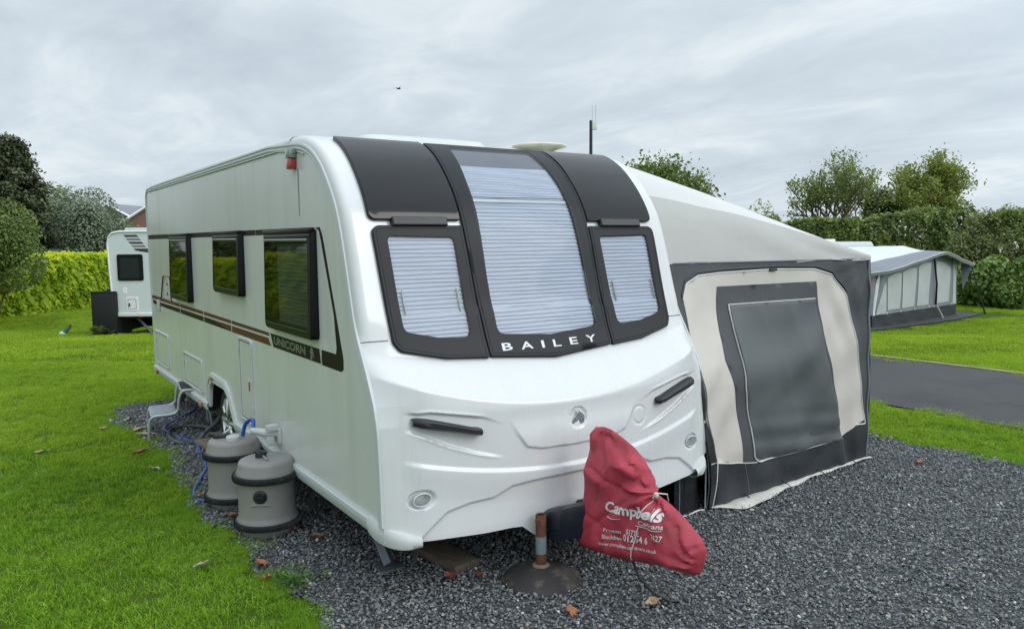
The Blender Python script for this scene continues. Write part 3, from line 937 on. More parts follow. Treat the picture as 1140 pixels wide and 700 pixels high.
for s in (-1, 1):
    c = (s * 1.085, 2.92, .318)
    w = MB().lathe([(.20, -s * .17), (.27, -s * .175), (.31, -s * .16), (.325, -s * .12), (.328, -s * .09), (.325, -s * .05), (.31, -s * .012), (.275, s * .004), (.235, 0), (.215, -s * .012)], c, 48, 'X').build('wheel', M['rubber'], caravan, 40)
    MB().lathe([(.217, -s * .012), (.212, s * .003), (.198, s * .003), (.190, -s * .02), (.185, -s * .12)], c, 48, 'X').build('rim', M['alloy'], w, 40)
    mb = MB()
    for k in range(5):
        for q in (-1, 1):
            a = 2 * math.pi * k / 5 + q * .16 + .3; a2 = 2 * math.pi * k / 5 + q * .26 + .3
            p0 = Vector((c[0] - s * .004, c[1] + .035 * math.cos(a), c[2] + .035 * math.sin(a))); p1 = Vector((c[0] - s * .010, c[1] + .195 * math.cos(a2), c[2] + .195 * math.sin(a2)))
            mb.tube([p0, p0.lerp(p1, .5) + Vector((s * .006, 0, 0)), p1], [.022, .018, .021], 8)
    mb.lathe([(0, s * .012), (.032, s * .010), (.042, -s * .004), (.046, -s * .02)], c, 24, 'X')
    mb.build('spokes', M['alloy'], w, 50)
    MB().lathe([(0, -s * .07), (.188, -s * .07)], c, 32, 'X').build('brake_drum', M['far_black'], w)
# corner steadies
for x, y, dy in ((-.93, .62, -.42), (.93, .62, -.42), (-.93, 5.2, .42), (.93, 5.2, .42)):
    mb = MB()
    a, b = Vector((x, y + .0, .365)), Vector((x, y + dy, .035))
    mb.tube([a, b], .034, 4, flat=.8); mb.box((x - .07, y + dy - .06, .012), (x + .07, y + dy + .06, .03), .004)
    mb.build('corner_steady', M['steady_grey'], caravan, 25)
# high level marker lamp, water inlet
MB().box((-1.19, .865, 2.285), (-1.144, .945, 2.345), .012).build('marker_lamp', M['lens_clear'], caravan)
MB().box((-1.189, .872, 2.222), (-1.144, .938, 2.284), .012).build('marker_lamp', M['lens_red'], caravan)
MB().tube([(-1.1452, .855, 2.22), (-1.1452, .852, 1.95)], [.010, .004], 6, flat=.05).build('dirt_run', M['decal_letter'], caravan)
wi = MB().box((-1.165, 1.33, .50), (-1.144, 1.44, .60), .008).build('water_inlet', M['white_plastic'], caravan)
MB().tube([(-1.15, 1.385, .565), (-1.22, 1.42, .565), (-1.27, 1.56, .558)], [.030, .028, .022], 12).build('inlet_plug', M['white_plastic'], wi)
MB().box((-1.235, 1.345, .588), (-1.16, 1.40, .625), .006).build('flap', M['white_plastic'], wi)
MB().box((-1.225, 1.37, .485), (-1.185, 1.405, .545), .005).build('latch', M['white_plastic'], wi)
# black cover over the drawbar
G = []
for y, hw, z0, z1 in ((-.20, .25, .20, .330), (-.28, .265, .20, .342), (-.36, .268, .205, .368), (-.43, .225, .215, .395), (-.50, .085, .225, .42), (-.85, .06, .28, .44), (-1.05, .05, .32, .44)):
    G.append([(-hw, y, z0), (-hw - .012, y, z1 - .05), (-hw + .004, y, z1 - .012), (-hw + .03, y, z1), (-hw * .62, y, z1 + .004), (-hw * .55, y, z1 - .022), (-hw * .2, y, z1 - .022), (-hw * .12, y, z1 + .012), (hw * .12, y, z1 + .012), (hw * .2, y, z1 - .022),
              (hw * .55, y, z1 - .022), (hw * .62, y, z1 + .004), (hw - .03, y, z1), (hw - .004, y, z1 - .012), (hw + .012, y, z1 - .05), (hw, y, z0)])
dcv = MB().grid(np.array(G)).build('drawbar_cover', M['tow_cover'], caravan, 30)
MB().tube([(-.278, -.28, .262), (-.281, -.36, .266), (-.237, -.43, .28)], .004, 6).build('cover_rib', M['tow_cover'], dcv)
mb = MB()
for s in (-1, 1): mb.tube([(s * .5, .6, .31), (s * .04, -.2, .30)], .035, 4)
mb.tube([(0, -.2, .30), (0, -.9, .36), (0, -1.15, .36)], .04, 8)
mb.build('drawbar', M['steady_grey'], caravan)
# roof furniture
O = rpoly([(-.55, 1.30), (.49, 1.30), (.49, 2.25), (-.55, 2.25)], .14)
panel('rooflight', O, lambda u, v, o: (u, v, 2.432 + o - .010 * ((u + .03) / .55) ** 4), .095, M['white_plastic'], caravan, step=.12, bev=.045, smooth=60)
dome = MB().lathe([(.09, -.02), (.095, .02), (.11, .035), (.145, .048), (.195, .062), (.204, .068), (.200, .076), (.17, .081), (0, .084)], (.75, 1.08, 2.416), 40)
dome.build('aerial_dome', M['cream_plastic'], caravan, 40)

# ================================================================== THE PORCH AWNING
def wall_y(x, z):
    s = min(1.02, max(0, (x - 1.12) / 1.98))
    return (prof_y(max(z, .36)) + .06) * (1 - s) - .12 * s


def wrinkle(x, z):
    w = .010 * math.sin(x * 3.1 + z * 1.3) * math.sin(z * 2.2)
    w += .008 * math.sin(x * 13 + z * 4 + 2 * math.sin(z * 3)) * (.5 + .5 * math.sin(z * 2.1 + x))
    w += .005 * math.sin(x * 7 - z * 17 + 1.3 * math.sin(x * 5))
    w += .0085 * math.sin((x - z * .38) * 27 + 2 * math.sin(z * 4)) * ss(1.62, 1.3, x) * ss(1.5, 1.2, z)
    w += .007 * math.sin((x + z * .25) * 24 + 2 * math.sin(z * 5)) * ss(2.5, 2.7, x) * (1 - ss(2.95, 3.05, x))
    # drapes that hang from the outer corner
    q = math.hypot(x - 3.10, z - 1.66)
    w += .007 * math.sin(math.atan2(1.66 - z, 3.12 - x) * 20) * ss(.05, .2, q) * (1 - ss(.25, .5, q))
    return w


def wmap(x, z, off=0.0): return (x, wall_y(x, z) + wrinkle(x, z) - off, z)


awning = thing('porch_awning', 'grey and cream porch awning with a zipped charcoal window flap pitched against the white caravan', 'awning', (2.2, 1.5, 0))
OUT = [(1.165, 1.645), (2.9, 1.635), (3.09, 1.655), (3.115, 1.62), (3.12, .83), (3.165, .0), (2.6, -.0), (1.165, .0), (1.15, .43), (1.10, .80), (1.13, 1.20)]
panel('side_wall', OUT, wmap, .004, M['awning_charcoal'], awning, step=.03, bev=0, smooth=180)
ARCH = rpoly([(1.262, .324), (1.17, .62), (1.135, .907), (1.195, 1.27), (1.21, 1.40), (1.27, 1.50), (1.38, 1.550), (1.572, 1.565), (2.079, 1.578), (2.482, 1.568), (2.668, 1.520), (2.814, 1.383), (2.913, .993), (3.02, .551), (3.085, .317), (2.96, .33), (2.753, .252), (1.652, .262)],
             [.01, .1, .1, .1, .05, .05, .05, .1, .1, .1, .08, .1, .1, .1, .02, .05, .05, .02])
cream = panel('cream_panel', ARCH, wmap, .006, M['awning_cream'], awning, base=.004, step=.03, bev=0, smooth=180)
zipl = resample(ARCH, .05)
top = [p for p in zipl if p[1] > .9 and p[1] > 1.0 or p[0] > 2.8]
i0 = min(range(len(ARCH)), key=lambda i: math.dist(ARCH[i], (1.19, 1.30)))
zp = [p for p in ARCH if p[1] > 1.28 or p[0] > 2.8]
zp = [p for p in zp if not (p[1] < .32)]
MB().tube([wmap(u, v, .011) for u, v in resample(zp, .03, False)], .0055, 6).build('arch_zip', M['piping'], awning)
MB().tube([wmap(u + .012 * (1 if u > 2 else 0), v + .022, .007) for u, v in resample([p for p in zp if p[1] > 1.3], .03, False)], .006, 6).build('zip_flap', M['awning_skirt'], awning)
MB().box((2.02, 0, 1.567), (2.09, .014, 1.585), .003, mv=lambda p: Vector(wmap(p.x, p.z, .012 + p.y))).build('zip_toggle', M['black_plastic'], awning)
FR = [(1.522, 1.471), (2.487, 1.477), (2.527, 1.091), (2.765, .256), (1.655, .262), (1.532, .262), (1.41, .99)]
panel('window_surround', FR, wmap, .010, M['awning_charcoal'], awning, base=.004, step=.05, bev=0, smooth=180)
FL = [(1.597, 1.344), (2.465, 1.350), (2.53, .922), (2.738, .248), (1.703, .256), (1.645, .29), (1.61, .45), (1.557, .797)]
fold = lambda t: abs((t % 2) - 1) ** 2
fl = panel('window_flap', rpoly(FL, [.01, .01, .1, .02, .06, .05, .1, .1]), lambda u, v, o: (lambda p: (p[0], p[1] - .006 * math.sin(u * 9 + v * 6) - .009 * fold(u * 2.3 - v * 3.1 + .4 * math.sin(v * 5)) - .007 * fold(u * 4.1 + v * 2.2 + .5 * math.sin(u * 6)) - .008 * ss(.5, .1, v - .2) * math.sin(v * 40 + u * 4), p[2]))(wmap(u, v, o)), .016, M['awning_flap'], awning, base=.008, step=.035, bev=.004, smooth=180)
MB().tube([wmap(u, v, .020) for u, v in resample(rpoly([FL[0]] + FL[:0] + [FL[7], FL[6], FL[5], FL[4], FL[3]], [0, .1, .1, .05, .06, 0]), .03, False)], .0055, 6).build('flap_zip', M['piping'], fl)
MB().tube([wmap(u, v, .018) for u, v in resample(FL[:2], .03, False)], .0045, 6).build('flap_zip', M['piping'], fl)
SK = [(1.262, .322), (1.652, .258), (2.753, .248), (2.96, .325), (3.10, .36), (3.168, .0), (2.6, .0), (1.215, .0)]
panel('lower_band', SK, wmap, .010, M['awning_skirt'], awning, base=.002, step=.05, bev=0, smooth=180)
MB().tube([wmap(u, v, .012) for u, v in resample([(1.262, .322), (1.652, .258), (2.753, .248)], .04, False)], .004, 6).build('seam_piping', M['piping'], awning)
MB().tube([wmap(u, v, .012) for u, v in resample([(1.55, .262), (1.62, .0)], .04, False)], .002, 5).build('seam_piping', M['awning_slate'], awning)
MB().tube([wmap(u, v, .012) for u, v in resample([(2.755, .25), (2.86, .0)], .04, False)], .002, 5).build('seam_piping', M['awning_slate'], awning)
MB().tube([wmap(u, v, .010) for u, v in resample([(3.088, 1.63), (3.095, .9), (3.14, .02)], .05, False)], .009, 6).build('corner_piping', M['awning_slate'], awning)
# narrow dark strips beside the caravan's flank
panel('draught_strip', [(1.15, 1.2), (1.118, .80), (1.165, .33), (1.185, .0), (1.265, .0), (1.262, .322), (1.165, .62), (1.132, .905)], wmap, .012, M['black_skirt'], awning, base=.004, step=.05, bev=0, smooth=180)
MB().tube([wmap(u, v, .014) for u, v in resample([(1.262, .335), (1.218, .02)], .04, False)], .006, 6).build('seam_piping', M['piping'], awning)
MB().tube([wmap(u, v, .014) for u, v in resample([(1.138, 1.15), (1.142, .905), (1.20, .52), (1.255, .335)], .04, False)], .0045, 6).build('seam_piping', M['awning_slate'], awning)
MB().tube([wmap(u, v, .014) for u, v in resample([(1.175, .335), (1.262, .328)], .04, False)], .0035, 6).build('seam_piping', M['piping'], awning)
# the upper gable and roof in one skin
A_ = [(float(np.interp(t, PT, PF[:, 0])) + .05, float(np.interp(t, PT, PF[:, 1])) - .01) for t in np.linspace(z2t(1.635), z2t(2.415), 14)]
A_ += [(y, 2.405) for y in np.linspace(1.1, 5.4, 14)]
B2 = [(-.125, 1.630), (-.1245, 1.636), (-.124, 1.642), (-.1235, 1.648), (-.123, 1.654), (-.121, 1.660), (-.115, 1.665), (-.06, 1.668), (.02, 1.671), (.10, 1.674), (.18, 1.677), (.26, 1.680), (.34, 1.683), (.42, 1.686)]
B2 += [(y, 1.69) for y in np.linspace(.5, 5.4, 14)]
G = []
for i in range(41):
    s = i / 40
    row = []
    for k, (a, b) in enumerate(zip(A_, B2)):
        x = 1.142 + (3.10 - 1.142) * s
        y = a[0] * (1 - s) + b[0] * s; z = a[1] * (1 - s) + b[1] * s
        f = min(1, k / 8)
        z += .05 * math.sin(math.pi * s) * f - .008 * math.sin(x * 9 + k) * (1 - f)
        if k < 7: y += .008 * math.sin(x * 7 + k * .9) * math.sin(math.pi * s) * math.sin(math.pi * k / 6) + .006 * math.sin(x * 15 - k * .6) * (1 - s)
        row.append((x, y, z))
    G.append(row)
G = np.array(G)
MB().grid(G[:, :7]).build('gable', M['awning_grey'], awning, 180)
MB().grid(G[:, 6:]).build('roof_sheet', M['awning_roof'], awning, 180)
# dark valance band and piping along the front of the roof
MB().tube([wmap(u, 1.637, .006) for u in np.linspace(1.18, 3.08, 50)], .006, 6).build('seam_piping', M['awning_slate'], awning)
# outer front wall, mostly out of sight
fw_ = lambda u, v, o: (3.11 + o + .02 * math.sin(v * 3 + u * 2) + .05 * (1 - v / 1.66) * 1.0, u, v)
panel('front_wall', [(-.12, 1.66), (5.3, 1.68), (5.3, .0), (-.12, .0)], fw_, .006, M['awning_charcoal'], awning, step=.25, bev=0, smooth=180)
panel('front_window', rpoly([(.6, 1.45), (2.5, 1.45), (2.5, .5), (.6, .5)], .08), fw_, .004, M['awning_flap'], awning, base=.008, step=.25, bev=0, smooth=180)
panel('rear_wall', [(1.15, 2.38), (3.1, 1.68), (3.12, 0), (1.15, 0)], lambda u, v, o: (u, 5.35, v), .004, M['awning_charcoal'], awning, step=.4, bev=0)
# pale ground flap lying out on the gravel
G = []
RG = np.random.default_rng(3)
for x in np.linspace(1.20, 3.17, 48):
    w = .030 + .018 * math.sin(x * 4.1) + .010 * math.sin(x * 9.7 + 1) + .10 * ss(2.0, 1.55, x) * ss(1.2, 1.4, x)
    w = max(.012, w) * (1 - .5 * ss(2.6, 3.1, x))
    y0 = wall_y(x, .01) - .012
    G.append([(x, y0 + .05, .012), (x, y0, .036 + .003 * math.sin(x * 31)), (x + .01, y0 - w * .5, .038 + .006 * math.sin(x * 13 + 1)), (x + .02, y0 - w, .026 + .006 * math.sin(x * 17))])
MB().grid(np.array(G)).build('ground_flap', M['mud_flap'], awning, 180)
for x in (1.55, 2.0, 2.45, 2.9):
    y = wall_y(x, 0) - .05
    MB().tube([(x, y + .05, .06), (x + .01, y - .01, .035), (x + .015, y - .035, .012)], .004, 6).build('peg_loop', M['black_plastic'], awning)
# draught skirt hanging along the caravan flank and across behind its front corner
G = []
for i, t in enumerate(np.linspace(0, 1, 70)):
    if t < .12: x, y = .92 + (1.15 - .92) * (t / .12), -.16 + .0 * t
    else: x, y = 1.15, -.16 + (t - .12) / .88 * 5.5
    G.append([(x + .012 * math.sin(i * 1.3) * q, y + .018 * math.sin(i * 1.7 + q * 2) * (1 - .3 * q) * (1 if t < .12 else 0), z) for q, z in ((0, .46), (.4, .34), (.7, .2), (1, .09), (1.1, .012))])
MB().grid(np.array(G)).build('draught_skirt', M['black_skirt'], awning, 180)
MB().tube([(x, -.185, .022 + .006 * math.sin(x * 30)) for x in np.linspace(.90, 1.17, 12)], .006, 6).build('seam_piping', M['piping'], awning)
MB().tube([(1.165, -.19, z) for z in np.linspace(.03, .33, 8)], .005, 6).build('seam_piping', M['piping'], awning)
MB().tube([(.935, -.178, z) for z in np.linspace(.03, .33, 8)], .003, 6).build('seam_piping', M['awning_slate'], awning)
# frame pole inside the outer corner
MB().tube([(3.07, -.07, 0), (3.07, -.07, 1.64)], .014, 8).build('corner_pole', M['aluminium'], awning)

# ================================================================== WATER DRUMS
def drum(name, label, x, y, rot, tall, kind):
    d = thing(name, label, 'water drum', (x, y, 0), rot, None)
    r = .176
    MB().lathe([(0, .0), (r * .86, 0), (r * .90, .018), (r * .95, .035), (r * 1.02, .060), (r * 1.06, .10), (r * 1.0, .118), (r * .985, .135), (r * .97, .25), (r * .985, .315), (r, .335), (r * 1.03, .35), (r * 1.03, .39), (r * 1.0, .408), (r * .965, .420), (r * .95, .445), (r * .90, .462), (r * .80, .470), (r * .3, .476), (0, .477)], (0, 0, 0), 56).build('drum_body', M['drum'], d, 50)
    for zc in (.079, .368):
        b = MB().lathe([(r * 1.0, zc - .022), (r * 1.09, zc - .020), (r * 1.130, zc - .011), (r * 1.140, zc), (r * 1.130, zc + .011), (r * 1.09, zc + .019), (r * 1.0, zc + .020)], (0, 0, 0), 56).build('rolling_band', M['rubber'], d, 40)
        mb = MB()
        for k in range(84):
            a = 2 * math.pi * k / 84
            mb.tube([(r * 1.133 * math.cos(a), r * 1.133 * math.sin(a), zc - .017), (r * 1.150 * math.cos(a + .03), r * 1.150 * math.sin(a + .03), zc), (r * 1.133 * math.cos(a + .06), r * 1.133 * math.sin(a + .06), zc + .015)], .0042, 4, cap=False)
        mb.build('tread_ribs', M['rubber'], b, 0)
    if kind == 'waste':
        # drain plug on the front with a moulded pocket, vent and lever on the lid
        MB().lathe([(0, -.012), (.028, -.012), (.032, -.006), (.040, -.002), (.042, .006), (.036, .012)], (.0, -.176, .275), 28, 'Y').build('drain_plug', M['black_plastic'], d, 40)
        MB().box((-.022, -.198, .270), (.022, -.186, .280), .003).build('plug_grip', M['black_plastic'], d)
        MB().tube([(.075 * math.sin(a) * 1.0 - .0, -.176 * math.cos(a * .45) + .003, .215 + .012 * math.cos(a * 1.5)) for a in np.linspace(-1, 1, 9)], .007, 6).build('pocket_lip', M['drum'], d)
        MB().lathe([(0, .04), (.030, .038), (.034, .02), (.034, 0)], (-.03, .0, .472), 20).build('screw_cap', M['black_plastic'], d)
        MB().tube([(-.065, .02, .502), (-.03, 0, .512), (.01, -.015, .506)], .010, 8).build('cap_lever', M['black_plastic'], d)
        MB().tube([(-.005, -.035, .490), (.03, -.085, .478)], .007, 8).build('lid_lever', M['drum'], d)
    else:
        MB().lathe([(0, .030), (.040, .030), (.046, .022), (.046, 0)], (.005, -.06, .470), 24).build('screw_cap', M['white_plastic'], d)
        MB().lathe([(0, .030), (.045, .028), (.05, .01), (.05, 0)], (-.075, .02, .468), 20, sx=1.2, sy=.8).build('vent_cap', M['black_plastic'], d)
        MB().tube([(-.07, .045, .49), (-.03, .06, .515), (-.015, .06, .53)], .008, 8).build('carry_lever', M['white_plastic'], d)
    return d


drum('water_drum', 'grey plastic drum with a round black drain plug, nearer of the two', -1.30, 1.175, R_(-30), .5, 'waste')
drum('water_drum', 'grey plastic drum with a white screw cap and a blue pipe rising from its lid', -1.335, 1.80, R_(-20), .5, 'fresh')

# ---------------- hoses
def smooth_path(P, n=8): return [tuple(p) for p in catmull([tuple(q) for q in P], n)]


hp = smooth_path([(-1.29, 1.73, .49), (-1.275, 1.71, .57), (-1.25, 1.68, .605), (-1.24, 1.64, .605), (-1.255, 1.59, .575), (-1.265, 1.56, .558)])
o = MB().tube(hp, .0135, 10).build('water_pipe', M['hose_blue'], None, 60, (-1.29, 1.73, .49)); tag(o, 'short blue pipe arching from the drum lid to the inlet on the caravan', 'hose')
hp = smooth_path([(-.80, 5.3, .20), (-.92, 5.0, .05), (-1.05, 4.85, .022), (-1.22, 4.62, .02), (-1.35, 4.33, .02), (-1.27, 3.88, .022), (-1.22, 3.55, .03), (-1.25, 3.25, .02), (-1.31, 2.78, .02), (-1.42, 2.48, .02), (-1.525, 2.2, .022), (-1.545, 2.02, .022), (-1.50, 1.93, .024), (-1.38, 1.90, .03)])
o = MB().tube(hp, .0105, 8).build('blue_hose', M['hose_blue'], None, 60, (-1.3, 2.8, 0)); tag(o, 'thin blue hose snaking over the slate from behind the step to the drums', 'hose')
# corrugated grey waste pipe, one loop on the ground
P = smooth_path([(-1.02, 3.42, .30), (-1.05, 3.52, .20), (-1.10, 3.68, .10), (-1.20, 3.62, .035), (-1.33, 3.66, .03), (-1.37, 3.92, .03), (-1.30, 4.22, .03), (-1.16, 4.28, .035), (-1.04, 4.08, .05), (-1.03, 3.80, .075), (-1.08, 3.60, .085), (-1.0, 3.36, .16), (-.94, 3.2, .32)], 26)
o = MB().tube(P, [.0165 + .0035 * math.sin(i * 1.9) for i in range(len(P))], 10).build('waste_hose', M['hose_grey'], None, 60, (-1.2, 3.9, 0)); tag(o, 'ribbed dark grey waste hose looped on the slate behind the wheel', 'hose')

# ---------------- caravan step
st = thing('caravan_step', 'silver two-tread folding step standing under the back of the caravan', 'step', (-1.28, 4.2, 0), R_(-8))
for s, y in (('a', -.23), ('b', .23)):
    pts = smooth_path([(-.225, y, .0), (-.215, y, .12), (-.205, y, .195), (-.16, y, .222), (-.03, y, .228), (.03, y, .26), (.045, y, .36), (.07, y, .425), (.12, y, .44), (.26, y, .44), (.29, y, .42), (.31, y, .2), (.33, y, .0)], 5)
    MB().tube(pts, .0135, 10).build('side_frame', M['stool_metal'], st, 60)
for x0, x1, z in ((-.205, .02, .232), (.055, .30, .446)):
    t = MB().box((x0, -.222, z - .012), (x1, .222, z + .006), .005).build('tread', M['stool_metal'], st)
    MB().box((x0 + .012, -.205, z + .0055), (x1 - .012, .205, z + .010), .002).build('tread_mat', M['stool_mat'] if z < .3 else M['rubber'], t)
MB().tube([(-.22, -.23, .06), (-.22, .23, .06)], .009, 8).build('cross_bar', M['stool_metal'], st)
MB().tube([(.31, -.23, .2), (.31, .23, .2)], .009, 8).build('cross_bar', M['stool_metal'], st)

# ---------------- wood under the running gear
def plank(label, c, size, rz, m):
    o = MB().box((-size[0] / 2, -size[1] / 2, 0), (size[0] / 2, size[1] / 2, size[2]), .004).build('wooden_block', M[m], None, 35)
    o.location = c; o.rotation_euler = (0, 0, rz); tag(o, label, 'wooden block')


plank('pale worn wooden block lying on the slate beside the caravan wheel', (-1.13, 3.42, .012), (.16, .36, .045), R_(6), 'wood')
plank('dark weathered plank end lying in the shade under the caravan nose', (-.62, .14, .012), (.17, .42, .045), R_(8), 'old_wood')

# ---------------- post in its domed base
ps = thing('post_stand', 'rusty steel post with flaking blue paint set in a round black rubber base', 'post stand', (-.325, -.385, 0))
c = (-.325, -.385, 0)
MB().lathe([(.0, 0), (.205, .0), (.216, .010), (.212, .020), (.19, .036), (.14, .058), (.085, .078), (.05, .086), (.0, .088)], c, 56).build('round_base', M['base_rubber'], ps, 50)
MB().lathe([(.045, .080), (.047, .090), (.040, .097), (.030, .099), (.0, .099)], c, 28).build('collar', M['wood'], ps, 50)
MB().lathe([(.028, .09), (.0285, .16)], c, 24).build('post_foot', M['rust'], ps)
MB().lathe([(.029, .155), (.0295, .16), (.0295, .245), (.029, .25)], c, 24).build('painted_band', M['flaking_paint'], ps)
MB().lathe([(.0285, .245), (.0285, .362), (.026, .366), (.022, .364), (.022, .33), (0, .33)], c, 24).build('post_top', M['rust'], ps, 40)
MB().tube([(c[0] - .020, c[1] - .010, .345), (c[0] - .046, c[1] - .026, .345)], [.008, .011], 8).build('clamp_screw', M['rust'], ps)

# ---------------- red cover over the hitch
cov = thing('hitch_cover', 'faded red vinyl cover with white lettering tied over the caravan hitch', 'hitch cover', (0, -.8, 0))
OUTL = [(-.445, .785), (-.47, .808), (-.54, .822), (-.60, .818), (-.68, .795), (-.77, .762), (-.83, .715), (-.885, .675), (-.915, .60), (-.935, .565), (-1.005, .545), (-1.10, .505), (-1.17, .455), (-1.225, .42), (-1.242, .385), (-1.235, .32), (-1.215, .265), (-1.17, .238), (-1.10, .232),
        (-1.00, .222), (-.90, .195), (-.80, .175), (-.68, .145), (-.55, .132), (-.395, .112), (-.385, .16), (-.388, .25), (-.402, .40), (-.415, .55), (-.425, .68)]
CREASES = [([(.597, .783), (.809, .682), (.915, .554)], .020, .020), ([(.518, .613), (.743, .55), (.934, .531)], .018, .022), ([(.499, .355), (.762, .302), (.97, .207)], .010, .016), ([(.921, .541), (1.108, .453), (1.208, .299)], .022, .022), ([(.921, .541), (1.075, .49), (1.175, .431)], .014, .016), ([(.534, .781), (.644, .645), (.572, .432)], .012, .020), ([(1.292, .425), (1.203, .388), (1.175, .351)], .022, .018), ([(.677, .781), (.853, .651)], .010, .014)]
OA = np.array(OUTL); OD = np.roll(OA, -1, 0) - OA; OL = (OD ** 2).sum(1)
def cov_h(u, v):
    p = np.array([u, v]); w_ = np.clip(((p - OA) * OD).sum(1) / OL, 0, 1)
    d = float(np.min(np.hypot(*(OA + OD * w_[:, None] - p).T)))
    T = .082 + .020 * (1 - ss(.2, .5, v)) - .02 * ss(.6, .8, v)
    W = .085
    q = min(1, d / W)
    h = T * (1 - (1 - q) ** 2.2)
    k = ss(0, .04, d)
    tri = lambda t: abs((t % 2) - 1) * 2 - 1               # sharp cloth folds
    n1 = math.sin(u * 11 + v * 5) + .6 * math.sin(u * 23 - v * 17)
    # long drags from the peak down to the nose
    a = (u + .5) * .60 + (v - .8) * .80
    h += k * .022 * tri(a * 9.5 + .35 * n1) * ss(.42, .60, v)
    # a fan of folds from the toggle
    e = math.hypot(u + .95, v - .575); an = math.atan2(v - .575, u + .95)
    h += k * .022 * tri(an * 3.2 + .2 * n1) * math.exp(-e * 5.5)
    # gathers at the toe
    e = math.hypot(u + 1.27, v - .30); an = math.atan2(v - .30, u + 1.27)
    h += k * .020 * tri(an * 4.6 + .25 * n1) * math.exp(-e * 7)
    # the pinch at the very top and soft hem ripples
    e = math.hypot(u + .56, v - .84)
    h += k * .010 * tri(math.atan2(v - .84, u + .56) * 4) * math.exp(-e * 10)
    h += k * .007 * tri((u + .3) * 11 + .5 * n1) * ss(.33, .20, v + .16 * (u + .4))
    # one deep drag over the lettering
    b = (u + .70) * .62 + (v - .43) * .78
    h -= k * .010 * math.exp(-(b / .016) ** 2) * ss(-.38, -.55, u) * ss(-1.12, -.98, u)
    h += .004 * n1 * k
    for CR, am, wd in CREASES:
        for (x0, y0), (x1, y1) in zip(CR[:-1], CR[1:]):
            ex, ey = x1 - x0, y1 - y0; px, py = -u - x0, v - y0
            t_ = min(1, max(0, (px * ex + py * ey) / (ex * ex + ey * ey)))
            dd = math.hypot(px - ex * t_, py - ey * t_); sd = (px * ey - py * ex)
            h -= k * am * .8 * math.exp(-dd / (wd if sd > 0 else wd * .6))
    return h
cmap = lambda u, v, o: (-.02 - cov_h(u, v) - o, u, v)
cb = panel('cover_front', OUTL, cmap, .0, M['red_pvc'], cov, step=.0095, bev=0, smooth=40, skirt=False)
panel('cover_back', OUTL, lambda u, v, o: (-.02 + cov_h(u, v) * .8, u, v), .0, M['red_pvc'], cov, step=.0095, bev=0, smooth=40, skirt=False)
# lettering runs along the slope; u runs towards the front of the caravan so it is mirrored
tdir = lambda a: (math.cos(a), math.sin(a))
cm2 = lambda u, v, o: cmap(-u, v, o + .004)
def cov_text(body, x, y, h, wd, ang, bold=0.0, shear=0.0):
    return text('lettering', body, cm2, x, y, h, M['print_white'], cb, width=wd, off=0, bold=bold, shear=shear, dirx=tdir(ang), fine=3)
cov_text('Campbells', .655, .418, .050, .375, R_(7.5), .030, .12)
cov_text('Caravans', .893, .416, .021, .155, R_(8), .010, .1)
cov_text('Preston', .647, .310, .019, .127, R_(11), .008, .1)
cov_text('01772', .812, .346, .026, .088, R_(9), .012)
cov_text('7627', .985, .375, .026, .075, R_(7), .012)
cov_text('Blackburn', .643, .272, .019, .147, R_(12), .008, .1)
cov_text('01254 6', .800, .310, .030, .165, R_(11), .012)
cov_text('www.campbellscaravans.co.uk', .616, .230, .017, .43, R_(12.5), .008, .1)
for (x0, y0), (x1, y1) in (((.665, .393), (.764, .407)), ((.879, .409), (1.044, .430))):
    MB().tube([cm2(x0 + (x1 - x0) * k / 10, y0 + (y1 - y0) * k / 10 - .005 * math.sin(math.pi * k / 10), .001) for k in range(11)], .0026, 5, flat=.4).build('printed_line', M['print_white'], cb)
cp = [(.945, .572), (.928, .550), (.918, .50), (.908, .463)]
MB().tube([cm2(u, v, .004) for u, v in resample(cp, .02, False)], .003, 6).build('tie_cord', M['cord'], cov)
MB().tube([cm2(u, v, .006) for u, v in resample([(.896, .405), (.885, .36), (.866, .29), (.850, .225)], .02, False)], .0032, 6).build('tie_cord', M['cord'], cov)
MB().lathe([(0, -.012), (.010, -.010), (.013, 0), (.010, .010), (0, .012)], (-.05, -.955, .573), 12).build('toggle', M['cord'], cov)
MB().tube([(-.02, -.935, .57), (.05, -.93, .55), (.09, -.90, .50)], .0035, 6).build('tie_cord', M['cord'], cov)
MB().tube([(-.06, -.80, .20), (-.05, -.84, .12), (-.03, -.92, .06), (.02, -.99, .03), (.08, -1.0, .02)], .008, 8).build('breakaway_cable', M['black_plastic'], cov)

# ================================================================== GROUND
GX0, GX1, RX0, RX1 = -1.53, 3.95, 5.25, 8.36


def wob(t, s=1.0, ph=0.0):
    return .035 * math.sin(t * 2.3 * s + ph) + .03 * math.sin(t * 5.9 * s + 1 + ph) + .018 * math.sin(t * 14.3 * s + 2 + ph)


def gravel_left(y):
    x = GX0 + wob(y) * 1.2
    x += .13 * ss(.6, -.4, y)              # the edge swings in towards the front
    x -= .10 * ss(4.2, 4.9, y)
    return x


def on_gravel(x, y, m=0.0):
    return gravel_left(y) + m < x < GX1 + wob(y, .8, 4) - m and -7 < y < 5.80 + wob(x, 1, 2) - m


def on_lawn(x, y):
    return not on_gravel(x, y) and not (RX0 + wob(y, .6, 1) * .6 < x < RX1 + .05)


